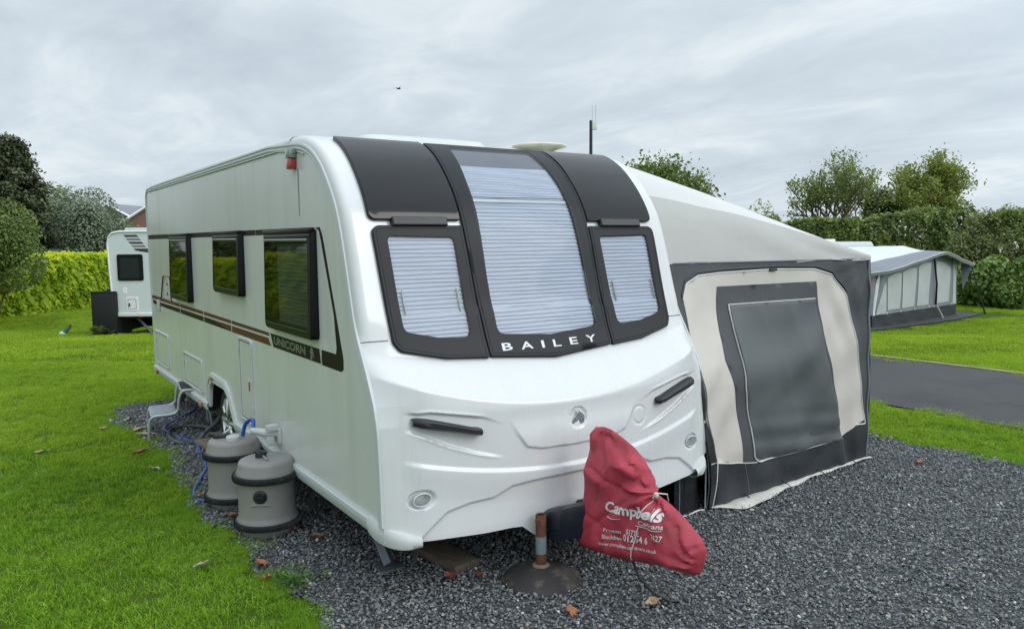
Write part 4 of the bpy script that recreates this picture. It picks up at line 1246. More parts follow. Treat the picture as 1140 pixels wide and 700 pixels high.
xs_ = np.unique(np.concatenate([np.arange(-60, 90, 1.5), [GX1, RX0, RX1], [-600, -300, -150, -90, 120, 180, 300, 600]]))
ys_ = np.unique(np.concatenate([np.arange(-30, 90, 1.5), [-600, -300, -120, -60, 120, 200, 350, 600]]))
X, Y = np.meshgrid(xs_, ys_, indexing='ij')
MB().grid(np.stack([X, Y, ground_z(X, Y)], -1)).build('lawn', M['lawn_soil'], None, 180).__setitem__('kind', 'structure')
ry = ys_[(ys_ >= -60) & (ys_ <= 120)]
o = MB().grid(np.array([[(x, y, gz(x, y) + .012) for y in ry] for x in (RX0, RX1)])).build('road', M['asphalt'], None, 180); o['kind'] = 'structure'
mb = MB()
mb.grid(np.array([[(RX1 + dx, y, gz(RX1, y) + dz) for y in ry] for dx, dz in ((-.005, .0), (-.005, .028), (.045, .032), (.045, -.01))]))
o = mb.build('kerb', M['kerb_edging'], None, 20); o['kind'] = 'structure'
edge = [(gravel_left(y), y) for y in np.arange(-6.8, 5.8, .09)]
edge += [(x, 5.80 + wob(x, 1, 2)) for x in np.arange(gravel_left(5.8), GX1, .09)]
edge += [(GX1 + wob(y, .8, 4), y) for y in np.arange(5.75, -6.8, -.12)]
o = panel('gravel_bed', edge, lambda u, v, q: (u, v, .008), .0, M['slate_bed'], None, step=.5, bev=0, smooth=0, skirt=False); o['kind'] = 'structure'
# gravel and soil round the neighbours' pitches
def patch(d, r, a, b):
    cx, cy = at(d, r)
    P = []
    for k in range(40):
        t = 2 * math.pi * k / 40; q = 1 + .12 * math.sin(t * 5 + 1) + .06 * math.sin(t * 11)
        x = a * q * math.copysign(abs(math.cos(t)) ** .5, math.cos(t)); y = b * q * math.copysign(abs(math.sin(t)) ** .5, math.sin(t))
        P.append((cx + RH[0] * x + FH[0] * y, cy + RH[1] * x + FH[1] * y))
    o = panel('gravel_bed', P, lambda u, v, q: (u, v, gz(u, v) + .022), 0, M['slate_bed'], None, step=.6, bev=0, smooth=0, skirt=False); o['kind'] = 'structure'


patch(19.9, -8.0, 2.7, .95)
G_ = panel('gravel_bed', [(18.6, 9.35), (24.5, 9.5), (27.2, 9.9), (27.4, 10.6), (27.2, 15.2), (18.4, 15.2)], lambda u, v, q: (u, v, gz(u, v) + .03), 0, M['slate_bed'], None, step=.6, bev=0, smooth=0, skirt=False); G_['kind'] = 'structure'


# ================================================================== GRASS BLADES AND SLATE CHIPS
def scatter(name, sources, pos, rot, scl, idx, label, cat):
    me = bpy.data.meshes.new(name)
    me.from_pydata([tuple(p) for p in pos], [], [])
    for nm, ty, arr in (('rot', 'FLOAT_VECTOR', rot), ('scl', 'FLOAT_VECTOR', scl)):
        a = me.attributes.new(nm, ty, 'POINT'); a.data.foreach_set('vector', np.asarray(arr, np.float32).ravel())
    a = me.attributes.new('idx', 'INT', 'POINT'); a.data.foreach_set('value', np.asarray(idx, np.int32))
    o = bpy.data.objects.new(name, me); COL.objects.link(o)
    o['kind'] = 'stuff'; o['label'] = label; o['category'] = cat
    c = bpy.data.collections.new(name + '_sources')
    for s in sources: c.objects.link(s)
    ng = bpy.data.node_groups.new(name, 'GeometryNodeTree')
    ng.interface.new_socket('Geometry', in_out='INPUT', socket_type='NodeSocketGeometry')
    ng.interface.new_socket('Geometry', in_out='OUTPUT', socket_type='NodeSocketGeometry')
    L = ng.links.new
    gi = ng.nodes.new('NodeGroupInput'); go = ng.nodes.new('NodeGroupOutput')
    ip = ng.nodes.new('GeometryNodeInstanceOnPoints'); ci = ng.nodes.new('GeometryNodeCollectionInfo')
    ci.inputs['Collection'].default_value = c; ci.inputs['Separate Children'].default_value = True; ci.inputs['Reset Children'].default_value = True
    L(gi.outputs[0], ip.inputs['Points']); L(ci.outputs[0], ip.inputs['Instance']); ip.inputs['Pick Instance'].default_value = True
    for nm, ty, sk in (('rot', 'FLOAT_VECTOR', 'Rotation'), ('scl', 'FLOAT_VECTOR', 'Scale'), ('idx', 'INT', 'Instance Index')):
        na = ng.nodes.new('GeometryNodeInputNamedAttribute'); na.data_type = ty; na.inputs['Name'].default_value = nm
        out = next(q for q in na.outputs if q.enabled and q.name == 'Attribute')
        L(out, ip.inputs[sk])
    L(ip.outputs[0], go.inputs[0])
    md = o.modifiers.new('scatter', 'NODES'); md.node_group = ng
    return o


def source(name, v, f, m, attr=None, smooth=False):
    me = bpy.data.meshes.new(name); me.from_pydata([tuple(p) for p in v], [], [tuple(q) for q in f])
    if attr is not None:
        a = me.attributes.new('tint', 'FLOAT', 'FACE'); a.data.foreach_set('value', np.asarray(attr, np.float32))
    if smooth: me.polygons.foreach_set('use_smooth', [True] * len(me.polygons))
    me.materials.append(m)
    return bpy.data.objects.new(name, me)


def grass_patch(name, n, size, hmin, hmax, w, seed, m='grass_blade'):
    r = np.random.default_rng(seed)
    V = []; F = []; T = []
    cl = r.uniform(-.5, .5, (24, 2)) * size * 1.1
    for i in range(n):
        if r.random() < .45: x, y = cl[r.integers(24)] + r.normal(0, size * .05, 2)
        else: x, y = r.uniform(-.56, .56, 2) * size
        a = r.uniform(0, 2 * math.pi); h = r.uniform(hmin, hmax); ln = h * r.uniform(.2, 1.7); b = r.uniform(0, 2 * math.pi)
        dx, dy = math.cos(a) * w / 2, math.sin(a) * w / 2
        lx, ly = math.cos(b) * ln, math.sin(b) * ln
        k = len(V)
        V += [(x - dx, y - dy, -.004), (x + dx, y + dy, -.004), (x + dx * .8 + lx * .35, y + dy * .8 + ly * .35, h * .6), (x - dx * .8 + lx * .35, y - dy * .8 + ly * .35, h * .6), (x + lx, y + ly, h)]
        F += [(k, k + 1, k + 2, k + 3), (k + 3, k + 2, k + 4)]
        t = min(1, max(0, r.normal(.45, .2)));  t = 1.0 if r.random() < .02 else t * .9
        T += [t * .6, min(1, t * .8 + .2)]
    return source(name, V, F, M[m], T)


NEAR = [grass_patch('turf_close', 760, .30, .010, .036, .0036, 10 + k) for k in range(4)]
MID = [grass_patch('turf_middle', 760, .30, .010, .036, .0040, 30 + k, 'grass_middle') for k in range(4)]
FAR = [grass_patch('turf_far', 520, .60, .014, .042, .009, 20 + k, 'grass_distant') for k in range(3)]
pos = []; rot = []; scl = []; idx = []
pos2 = []; rot2 = []; scl2 = []; idx2 = []
rg = np.random.default_rng(5)
for (d0, d1, step, far) in ((1.6, 11.5, .235, 0), (11.2, 40, .50, 1)):
    for d in np.arange(d0, d1, step):
        rl = d * .70 + 1.3
        for r in np.arange(-rl, rl, step):
            x, y = at(d + rg.uniform(-.4, .4) * step, r + rg.uniform(-.4, .4) * step)
            if not on_lawn(x, y): continue
            if -1.4 < x < 1.2 and 5.4 < y < 5.9: continue
            if 1.2 < x < GX1 + 1 and y > 5.9 and y < 9: continue
            if far and (18.4 < x < 28 and 9.1 < y < 16): continue
            s = 1.0 + rg.uniform(-.15, .25)
            e = (rg.uniform(-.03, .03), rg.uniform(-.03, .03), rg.uniform(0, 6.28))
            hs = s * (.92 + .16 * math.sin(x * 1.7 + y * .6) * math.sin(y * 1.1 - x * .4))
            if far: pos2.append((x, y, gz(x, y) + .002)); rot2.append(e); scl2.append((s, s, hs)); idx2.append(rg.integers(3))
            else: pos.append((x, y, gz(x, y))); rot.append(e); scl.append((s, s, hs)); idx.append(rg.integers(4) + (4 if rg.random() < ss(4.0, 8.0, d) else 0))
# longer fringe along the edge of the slate
for y in np.arange(-3.2, 5.7, .05):
    if rg.random() < .6:
        x = gravel_left(y) - rg.uniform(-.02, .16)
        pos.append((x, y, 0)); rot.append((0, 0, rg.uniform(0, 6.28))); q = rg.uniform(.28, .6); scl.append((q, q, rg.uniform(.7, 1.25))); idx.append(rg.integers(4))
for y in np.arange(-4, 1.2, .07):
    if rg.random() < .6:
        x = GX1 + wob(y, .8, 4) + rg.uniform(-.03, .15)
        pos.append((x, y, 0)); rot.append((0, 0, rg.uniform(0, 6.28))); q = rg.uniform(.28, .6); scl.append((q, q, rg.uniform(.7, 1.25))); idx.append(rg.integers(4))
for x in np.arange(-1.7, -.2, .06):
    pos.append((x, 5.8 + wob(x, 1, 2) + rg.uniform(-.02, .1), 0)); rot.append((0, 0, rg.uniform(0, 6.28))); scl.append((.5, .5, 1)); idx.append(rg.integers(4))
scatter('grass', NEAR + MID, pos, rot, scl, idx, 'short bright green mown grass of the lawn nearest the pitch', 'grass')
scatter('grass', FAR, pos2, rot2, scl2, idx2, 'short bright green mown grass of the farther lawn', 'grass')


def chip(name, seed):
    r = np.random.default_rng(seed)
    bm = bmesh.new(); bmesh.ops.create_icosphere(bm, subdivisions=1, radius=1)
    sx, sy, sz = 1, r.uniform(.55, .9), r.uniform(.28, .55)
    N = [Vector(r.normal(0, 1, 3)).normalized() for _ in range(7)]; D = [r.uniform(.55, .95) for _ in range(7)]
    for v in bm.verts:
        v.co += Vector(r.normal(0, .12, 3))
        for n, d in zip(N, D):
            q = v.co.dot(n)
            if q > d: v.co -= n * (q - d) * .9
        v.co = Vector((v.co.x * sx, v.co.y * sy, v.co.z * sz))
    bm.verts.index_update()
    o = source(name, [v.co[:] for v in bm.verts], [[w.index for w in f.verts] for f in bm.faces], M['slate_chip'])
    bm.free(); return o


CH = [chip('chip', 40 + k) for k in range(9)]
pos = []; rot = []; scl = []; idx = []


def chips(x0, x1, y0, y1, dens, s0, s1, cond=None):
    n = int((x1 - x0) * (y1 - y0) * dens)
    for x, y, u, s, t in zip(rg.uniform(x0, x1, n), rg.uniform(y0, y1, n), rg.random(n), rg.uniform(s0, s1, n), rg.random(n)):
        if not on_gravel(x, y, -.03 * u): continue
        if cond and not cond(x, y): continue
        d = (x - CAM.x) * FH[0] + (y - CAM.y) * FH[1]; r = (x - CAM.x) * RH[0] + (y - CAM.y) * RH[1]
        if d < 1.2 or abs(r) > d * .72 + .8: continue
        pos.append((x, y, .006 + .020 * u)); rot.append((rg.normal(0, .55), rg.normal(0, .55), rg.uniform(0, 6.28)))
        s *= .75 + .5 * t * t; scl.append((s, s, s)); idx.append(rg.integers(9))


chips(-1.75, 4.0, -2.7, .1, 4400, .0068, .0135)
chips(-1.75, 1.2, .1, 3.0, 3800, .0072, .014)
chips(-1.75, 1.2, 3.0, 5.9, 2600, .011, .018)
chips(3.0, 4.0, .1, 1.5, 2600, .010, .017)
# a few strays thrown onto the grass
for _ in range(260):
    y = rg.uniform(-2, 5.6); x = gravel_left(y) - abs(rg.normal(0, .07)); s = rg.uniform(.006, .012)
    pos.append((x, y, .012)); rot.append((rg.normal(0, .4), rg.normal(0, .4), rg.uniform(0, 6))); scl.append((s, s, s)); idx.append(rg.integers(9))
scatter('gravel', CH, pos, rot, scl, idx, 'blue-grey slate chippings covering the caravan pitch', 'gravel')


# ---------------- fallen leaves and a weed, each its own thing
def leaf(label, x, y, L, W, rz, m, curl=.3, z=.03):
    r = np.random.default_rng(int(abs(x * 1000 + y * 77)) + 3)
    G = []
    for i in range(9):
        u = i / 8; w = W * math.sin(math.pi * min(.97, u * .93 + .05)) ** .8 * (1 - .25 * u) * (1 + .18 * r.normal())
        row = []
        for j in range(5):
            v = (j - 2) / 2
            row.append((L * (u - .5), w * v * .5, L * curl * ((u - .5) ** 2 * 1.2 + .35 * v * v * math.sin(math.pi * u)) + .004 * r.normal()))
        G.append(row)
    o = MB().grid(np.array(G)).build('fallen_leaf', M[m], None, 60)
    md = o.data
    o.location = (x, y, gz(x, y) + z); o.rotation_euler = (r.normal(0, .15), r.normal(0, .15), rz)
    return tag(o, label, 'leaf', 'fallen leaves')


leaf('pale tan leaf lying alone on the open lawn, farthest left of the fallen leaves', -2.36, 4.03, .16, .06, .3, 'leaf_tan')
leaf('cream leaf on the lawn about halfway between the far pale leaf and the drums', -1.83, 4.67, .10, .06, 1.2, 'leaf_tan')
leaf('large curled pale brown leaf on the grass in front of the drums', -1.77, .80, .13, .055, .4, 'leaf_grey', .4)
leaf('orange brown leaf on the slate edge nearest the small weed', -1.51, .62, .085, .075, 2.0, 'leaf_rust', .5, .035)
leaf('orange tan leaf on the grass edge just below the rust coloured leaf', -1.535, .43, .07, .06, .9, 'leaf_rust', .3, .035)
leaf('brown leaf on the slate to the right of the front drum', -1.12, .80, .10, .06, -.5, 'leaf_brown', .5, .04)
leaf('pale brown leaf on the slate right against the base of the front drum', -1.20, 1.02, .08, .05, 1.9, 'leaf_rust', .5, .04)
leaf('pale leaf by the slate edge below the step, nearer of two together', -1.53, 4.15, .17, .07, -.2, 'leaf_grey', .3)
leaf('pale leaf by the slate edge below the step, farther of two together', -1.55, 4.42, .15, .06, .4, 'leaf_tan', .3)
leaf('small white leaf on the slate to the left of the step', -1.56, 4.95, .12, .06, .1, 'leaf_grey', .3)
leaf('dark brown leaf on the grass close to the rear drum', -1.53, 2.05, .09, .06, .8, 'leaf_brown', .4)
leaf('rusty brown leaf tucked beside the rear drum', -1.44, 1.50, .11, .08, 1.5, 'leaf_brown', .4, .035)
leaf('small brown leaf on the lawn midway along the slate edge', -1.66, 2.95, .09, .05, 2.5, 'leaf_grey', .3)
leaf('dull brown leaf on the lawn left of the hose loop', -1.67, 3.55, .16, .06, .1, 'leaf_brown', .3)
leaf('deep red leaf on the slate by the plank under the nose', -.73, -.13, .09, .07, .6, 'leaf_red', .4, .035)
leaf('dusty red leaf on the slate nearest the domed base', -.60, -.20, .07, .05, 1.6, 'leaf_red', .4, .035)
leaf('yellow brown leaf on the slate in front of the red cover', -.05, -.95, .11, .08, .3, 'leaf_tan', .3, .035)
leaf('orange leaf on the slate in front of the domed base', -.45, -.80, .10, .06, 1.1, 'leaf_rust', .3, .035)
leaf('brown leaf on the slate out in front of the grey awning', 3.35, -.45, .08, .06, .3, 'leaf_rust', .3, .035)


def blades(name, label, cat, x, y, n, h, sp, m):
    r = np.random.default_rng(9); V = []; F = []; T = []
    for i in range(n):
        a = r.uniform(0, 6.28); q = abs(r.normal(0, sp)); bx, by = math.cos(a) * q, math.sin(a) * q; hh = h * r.uniform(.5, 1) * (1 - q / (sp * 4))
        L = r.uniform(.025, .06) * h / .08; W = L * .45; e = r.uniform(.1, .9)
        dx, dy, dz = math.cos(a) * math.cos(e), math.sin(a) * math.cos(e), math.sin(e)
        px, py = -math.sin(a) * W / 2, math.cos(a) * W / 2
        k = len(V); b = Vector((bx, by, hh * .6))
        V += [b, b + Vector((dx * L * .5 + px, dy * L * .5 + py, dz * L * .5)), b + Vector((dx * L, dy * L, dz * L * .8)), b + Vector((dx * L * .5 - px, dy * L * .5 - py, dz * L * .5))]
        F.append((k, k + 1, k + 2, k + 3)); T.append(r.random())
        k = len(V)
        V += [(bx * .3, by * .3, -.01), (bx * .3 + .003, by * .3, -.01), (b.x + .002, b.y, b.z), (b.x, b.y, b.z)]; F.append((k, k + 1, k + 2, k + 3)); T.append(.2)
    o = obj(name, [(p[0] + x, p[1] + y, p[2] + gz(x, y) + .02) for p in V], F, M[m], None, 0, (x, y, gz(x, y)), T)
    return tag(o, label, cat)


blades('weed', 'low leafy green weed growing through the slate near the lawn edge', 'weed', -1.44, .30, 90, .07, .065, 'weed_leaf')

# ================================================================== TREES, HEDGES
def leaf_quads(C, size, r, up=.3, elong=1.6, tint=None, nrm=None):
    """one folded-flat diamond leaf per centre"""
    n = len(C)
    N = r.normal(0, 1, (n, 3)); N[:, 2] += up
    if nrm is not None: N = N * .75 + nrm
    N /= np.linalg.norm(N, axis=1)[:, None] + 1e-9
    A = np.cross(N, r.normal(0, 1, (n, 3))); A /= np.linalg.norm(A, axis=1)[:, None] + 1e-9
    B = np.cross(N, A)
    s = size * r.uniform(.6, 1.35, (n, 1))
    a = A * s * elong / 2; b = B * s / 2
    V = np.stack([C - a, C - a * .1 + b + N * s * .12, C + a, C - a * .1 - b + N * s * .12], 1).reshape(-1, 3)
    F = np.arange(n * 4).reshape(-1, 4)
    return V, F, (tint if tint is not None else r.uniform(.1, .9, n))


def foliage(name, m, C, size, r, parent=None, loc=None, **k):
    V, F, T = leaf_quads(C, size, r, **k)
    me = bpy.data.meshes.new(name)
    off = np.array(BASE[parent]) if parent is not None else np.array(loc or (0, 0, 0), float)
    V = V - off
    me.vertices.add(len(V)); me.vertices.foreach_set('co', V.astype(np.float32).ravel())
    me.loops.add(F.size); me.loops.foreach_set('vertex_index', F.astype(np.int32).ravel())
    me.polygons.add(len(F)); me.polygons.foreach_set('loop_start', np.arange(0, F.size, 4, dtype=np.int32))
    me.update(calc_edges=True); me.validate()
    a = me.attributes.new('tint', 'FLOAT', 'FACE'); a.data.foreach_set('value', np.asarray(T, np.float32))
    me.materials.append(M[m])
    o = bpy.data.objects.new(name, me); COL.objects.link(o)
    if parent is not None: o.parent = parent
    elif loc is not None: o.location = loc
    BASE[o] = Vector(off)
    return o


def grow(r, base, height, spread, levels=4, lean=0.0, first=.22, forks=3, up=.55):
    """skeleton of a broadleaf tree: list of (points, radii), list of twig tips"""
    limbs = []; tips = []
    def go(p, d, L, rad, lv):
        pts = [p]; k = 4
        for i in range(k):
            d = (d + Vector(r.normal(0, .13, 3)) + Vector((0, 0, .05 * up))).normalized()
            p = p + d * L / k; pts.append(p)
        limbs.append((pts, [rad * (1 - .5 * i / k) for i in range(k + 1)]))
        if lv >= 2: tips.extend([pts[2], pts[3]])
        if lv >= levels: tips.append(p); return
        n = forks + (r.random() < .5)
        for i in range(n):
            a = 2 * math.pi * (i + r.uniform(-.3, .3)) / n
            side = Vector((math.cos(a), math.sin(a), 0))
            nd_ = (d * .75 + side * spread * r.uniform(.6, 1.2) + Vector((0, 0, up * .5))).normalized()
            st = pts[-1] if i else pts[-1]
            go(pts[r.integers(2, 5)] if lv > 0 and r.random() < .5 else st, nd_, L * r.uniform(.58, .80), rad * .52, lv + 1)
    go(Vector(base), Vector((lean, 0, 1)).normalized(), height * first * 1.4, height * .028, 0)
    return limbs, tips


def broad_tree(name, label, cat, d, rr, height, width, seed, m, n_leaf, lsize, group='trees beyond the hedges', ivy=False, levels=4, spread=.8, clump=.5, bark='bark', stems=1, flowers=0):
    x, y = at(d, rr); z = gz(x, y)
    r = np.random.default_rng(seed)
    t = thing(name, label, cat, (x, y, z), 0, group)
    limbs = []; tips = []
    for s in range(stems):
        a = 2 * math.pi * s / stems + .4
        l, tp = grow(r, (x + (.25 * math.cos(a) if stems > 1 else 0), y + (.25 * math.sin(a) if stems > 1 else 0), z - .1), height, spread, levels, lean=(.35 * math.cos(a) if stems > 1 else r.normal(0, .05)))
        limbs += l; tips += tp
    # fit the crown to the height and width wanted
    T = np.array([p[:] for p in tips]); hz = T[:, 2].max() - z; wd = np.percentile(np.abs((T[:, :2] - [x, y]) @ RH), 96)
    fs = (height * .97 / hz, (width / 2) / max(wd, .1))
    fit = lambda p: Vector((x + (p[0] - x) * fs[1], y + (p[1] - y) * fs[1], z + (p[2] - z) * fs[0]))
    mb = MB()
    for pts, rad in limbs: mb.tube([fit(p) for p in pts], [max(.012, q) for q in rad], 5, cap=False)
    mb.build('trunk', M[bark], t, 180, fix=False)
    T = np.array([fit(p)[:] for p in tips])
    ci = r.integers(0, len(T), n_leaf)
    sh = r.uniform(.25, .75, len(T))
    C = T[ci] + r.normal(0, 1, (n_leaf, 3)) * clump * np.array([1, 1, .75]) * r.uniform(.5, 1.1, (n_leaf, 1))
    tint = np.clip(sh[ci] * .6 + r.uniform(-.05, .4, n_leaf), 0, 1)
    C[:, 2] = np.maximum(C[:, 2], z + .3)
    foliage('crown', m, C, lsize, r, t, tint=tint)
    if ivy:
        k = 3600
        P = []
        for pts, rad in limbs[:9]:
            for p in pts: P.append(fit(p)[:])
        P = np.array(P); P = P[P[:, 2] < z + height * .66]
        C = P[r.integers(0, len(P), k)] + r.normal(0, 1, (k, 3)) * [.26, .26, .34]
        C[:, 2] = np.maximum(C[:, 2], z + .2)
        foliage('ivy', 'ivy_leaf', C, .13, r, t)
    if flowers:
        C = T[r.integers(0, len(T), flowers)] + r.normal(0, clump * .9, (flowers, 3))
        foliage('blossom', 'blossom', C, .10, r, t, elong=1.0)
    return t


def bush(name, label, cat, d, rr, w, dep, h, seed, m, n, lsize, group=None, flowers=0, z0=0.0, lumpy=.22, fm='blossom', xy=None):
    """dense shrub: leaf shell over a lumpy rounded body, stems inside"""
    x, y = xy if xy else at(d, rr); z = gz(x, y)
    r = np.random.default_rng(seed)
    t = thing(name, label, cat, (x, y, z), 0, group)
    L = [(r.normal(0, .33, 3) * [1, 1, .6], r.uniform(.35, .62)) for _ in range(11)]
    def samp(k, shell):
        o = []
        i = r.integers(0, len(L), k)
        u = r.normal(0, 1, (k, 3)); u /= np.linalg.norm(u, axis=1)[:, None]
        rad = np.array([L[j][1] for j in i])[:, None] * (1 - np.abs(r.normal(0, shell, (k, 1))))
        p = np.array([L[j][0] for j in i]) + u * rad
        return p, u, i
    p, u, i = samp(n, .16)
    lim = max(1e-3, np.percentile(np.abs(p[:, :2]), 98)); zt = np.percentile(p[:, 2], 99); zb = np.percentile(p[:, 2], 3)
    def place(p):
        q = p.copy(); qx = q[:, 0] / lim * w / 2; qy = q[:, 1] / lim * dep / 2
        qz = z0 + (q[:, 2] - zb) / (zt - zb) * (h - z0)
        return np.stack([x + RH[0] * qx + FH[0] * qy, y + RH[1] * qx + FH[1] * qy, z + np.maximum(qz, .03)], 1)
    tint = np.clip(r.uniform(0, .55, len(L))[i] + r.uniform(-.05, .4, n), 0, 1)
    foliage('crown', m, place(p), lsize, r, t, tint=tint, nrm=u)
    mb = MB()
    for k in range(14):
        a = L[k % len(L)]
        e = place(np.array([a[0] + r.normal(0, .1, 3)]))[0]
        b = Vector((x + r.normal(0, w * .05), y + r.normal(0, dep * .05), z - .05))
        mb.tube([b, b.lerp(Vector(e), .5) + Vector(r.normal(0, .06, 3)), e], [.05, .03, .012], 5, cap=False)
    mb.build('trunk', M['bark'], t, 180, fix=False)
    if flowers:
        p, u, i = samp(flowers, .05)
        # blossom comes in sprays
        c = p[:max(4, flowers // 22)]
        p = c[r.integers(0, len(c), flowers)] + r.normal(0, .05, (flowers, 3))
        foliage('blossom', fm, place(p), lsize * .9, r, t, elong=1.0)
    return t


def hedge(name, label, P0, P1, thick, h0, h1, n, lsize, m, seed, top_noise=.06, rag=.05, core='hedge_leaf', tuft=False, flowers=0):
    """clipped hedge from P0 to P1: leafy faces over a twiggy body"""
    r = np.random.default_rng(seed)
    a = np.array(P0, float); b = np.array(P1, float); Ln = np.linalg.norm(b - a); e = (b - a) / Ln; nrm = np.array([e[1], -e[0]])
    o0 = (P0[0], P0[1], gz(*P0))
    t = thing(name, label, 'hedge', o0)
    ph = r.uniform(0, 6, 6)
    def hh(s): return h0 + (h1 - h0) * s / Ln + top_noise * (np.sin(s * 1.3 + ph[0]) + .6 * np.sin(s * 3.1 + ph[1]) + .4 * np.sin(s * 7.7 + ph[2]))
    def bulge(s, v): return .08 * np.sin(s * 2.1 + ph[3] + v * 2) + .07 * np.sin(s * 5.3 + ph[4] - v * 3) + .05 * np.sin(s * 11 + v * 7)
    s = r.uniform(0, Ln, n)
    kind = r.random(n)
    H = hh(s)
    v = r.random(n); w = r.uniform(-.5, .5, n) * thick
    front = kind < .62; topf = (kind >= .62) & (kind < .90)
    W = np.where(front, thick / 2 + bulge(s, v * H) + r.normal(0, rag, n), w)
    W = np.where(kind >= .90, -thick / 2 - bulge(s, v * H), W)
    Z = np.where(topf, H + r.normal(0, rag, n) + .05 * np.abs(np.sin(s * 9 + w * 5)), v * H)
    W = np.where(~topf, W * (1 - .12 * np.clip(v - .8, 0, 1) * 5 * .5), W)
    xy = a + e * s[:, None] + nrm * W[:, None]
    C = np.stack([xy[:, 0], xy[:, 1], ground_z(xy[:, 0], xy[:, 1]) + np.maximum(Z, .04)], 1)
    N = np.zeros((n, 3)); N[:, :2] = nrm * np.where(front, 1.0, np.where(topf, 0, -1.0))[:, None]; N[:, 2] = np.where(topf, 1.0, .3)
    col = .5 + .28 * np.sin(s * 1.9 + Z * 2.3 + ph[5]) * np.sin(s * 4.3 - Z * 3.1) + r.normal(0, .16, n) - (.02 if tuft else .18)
    if not tuft: col = col + np.where(topf, .22, 0)  # top leaves tinted paler, standing in for light from the sky
    if tuft: col = col + np.where(topf, .42, .22 * np.clip((Z / H - .8) * 5, 0, 1))  # golden tips, with sky light on the top put into the tint
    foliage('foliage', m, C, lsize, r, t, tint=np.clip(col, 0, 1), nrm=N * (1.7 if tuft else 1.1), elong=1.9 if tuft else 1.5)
    S = np.linspace(0, Ln, max(8, int(Ln / .35)))
    G = []
    for q in S:
        H = hh(q) - .10; th = thick / 2 - .10
        row = []
        for k, (wx, wz) in enumerate([(1, 0), (1, .3), (1, .6), (1, .9), (.7, 1), (0, 1), (-.7, 1), (-1, .9), (-1, .4), (-1, 0)]):
            p = a + e * q + nrm * (wx * (th + bulge(q, wz * H) * .8))
            row.append((p[0], p[1], gz(p[0], p[1]) + wz * H))
        G.append(row)
    mb = MB().grid(np.array(G)); mb.f.append(tuple(range(10))); mb.f.append(tuple(range(len(mb.v) - 1, len(mb.v) - 11, -1)))
    mb.build('branches', M[core], t, 180)
    if flowers:
        k = flowers; q = r.uniform(0, Ln, max(6, k // 30)); vv = r.uniform(.3, 1.0, len(q))
        i = r.integers(0, len(q), k); s2 = q[i] + r.normal(0, .18, k); v2 = np.clip(vv[i] + r.normal(0, .05, k), .05, 1.05)
        xy = a + e * s2[:, None] + nrm * (thick / 2 + bulge(s2, v2 * 2) + .06)[:, None]
        foliage('blossom', 'blossom', np.stack([xy[:, 0], xy[:, 1], ground_z(xy[:, 0], xy[:, 1]) + v2 * hh(s2)], 1), .085, r, t, elong=1.0)
    return t


def conifer(label, d, rr, height, radius, seed, n, lsize, xy=None):
    x, y = at(d, rr); z = gz(x, y); r = np.random.default_rng(seed)
    t = thing('conifer_tree', label, 'tree', (x, y, z), 0, 'trees beyond the hedges')
    MB().tube([(x, y, z - .1), (x + .05, y, z + height * .5), (x, y, z + height * .96)], [.24, .14, .02], 7).build('trunk', M['bark'], t, 180, fix=False)
    C = []; T = []; N = []
    nb = 230
    for k in range(nb):
        f = r.random() ** .8
        zz = .3 + f * (height - .5)
        R = radius * (1 - f) ** .72 * (1 if f > .25 else .88 + .12 * f / .25) * r.uniform(.68, 1.18) + .15
        a = r.uniform(0, 6.283); tn = r.uniform(.1, .7)
        m_ = n // nb
        q = r.random(m_) ** .55
        rad = q * R
        px = x + np.cos(a) * rad + r.normal(0, .16, m_) * (.4 + q); py = y + np.sin(a) * rad + r.normal(0, .16, m_) * (.4 + q)
        pz = z + zz + .10 * rad - .16 * rad * rad / max(radius, .1) + r.normal(0, .15, m_)
        C.append(np.stack([px, py, pz], 1)); T.append(np.clip(tn + r.normal(0, .15, m_) + .25 * (q > .85), 0, 1))
        N.append(np.tile([np.cos(a) * .4, np.sin(a) * .4, .8], (m_, 1)))
    foliage('crown', 'dark_conifer', np.concatenate(C), lsize, r, t, tint=np.concatenate(T), nrm=np.concatenate(N), elong=1.8)
    return t


F_ = 860.0
def px_r(u, d): return (u - 570) / F_ * d * 1.004


# left side
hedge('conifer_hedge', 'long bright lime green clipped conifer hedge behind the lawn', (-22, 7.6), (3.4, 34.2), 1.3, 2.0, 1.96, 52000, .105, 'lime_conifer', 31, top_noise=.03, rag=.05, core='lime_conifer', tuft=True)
conifer('tall dark brown-green conifer with a ragged pointed top rising behind the lime hedge', 42, px_r(23, 42), 8.15, 2.75, 41, 60000, .115)
bush('round_tree', 'leafy mid green tree overlapping the left end of the lime hedge', 'tree', 23.5, px_r(-16, 23.5), 3.5, 2.8, 3.6, 42, 'bush_green', 30000, .07, 'trees beyond the hedges', z0=1.35)
bush('willow_tree', 'wide silvery grey-green willow behind the lime hedge and the far caravan', 'tree', 46, px_r(115, 46), 6.3, 4, 5.25, 43, 'willow_leaf', 42000, .095, 'trees beyond the hedges', z0=.2, lumpy=.3)
bush('background_tree', 'mid green rounded tree just right of the dark conifer', 'tree', 56, px_r(64, 56), 4.0, 3, 6.2, 44, 'tree_olive', 9000, .16, 'trees beyond the hedges')
hedge('dark_hedge', 'low dark brown-green hedge seen between the lime hedge and the conifer', (-9, 33), (4.5, 43), 1.2, 2.1, 2.0, 9000, .12, 'dark_conifer', 45, core='dark_conifer')
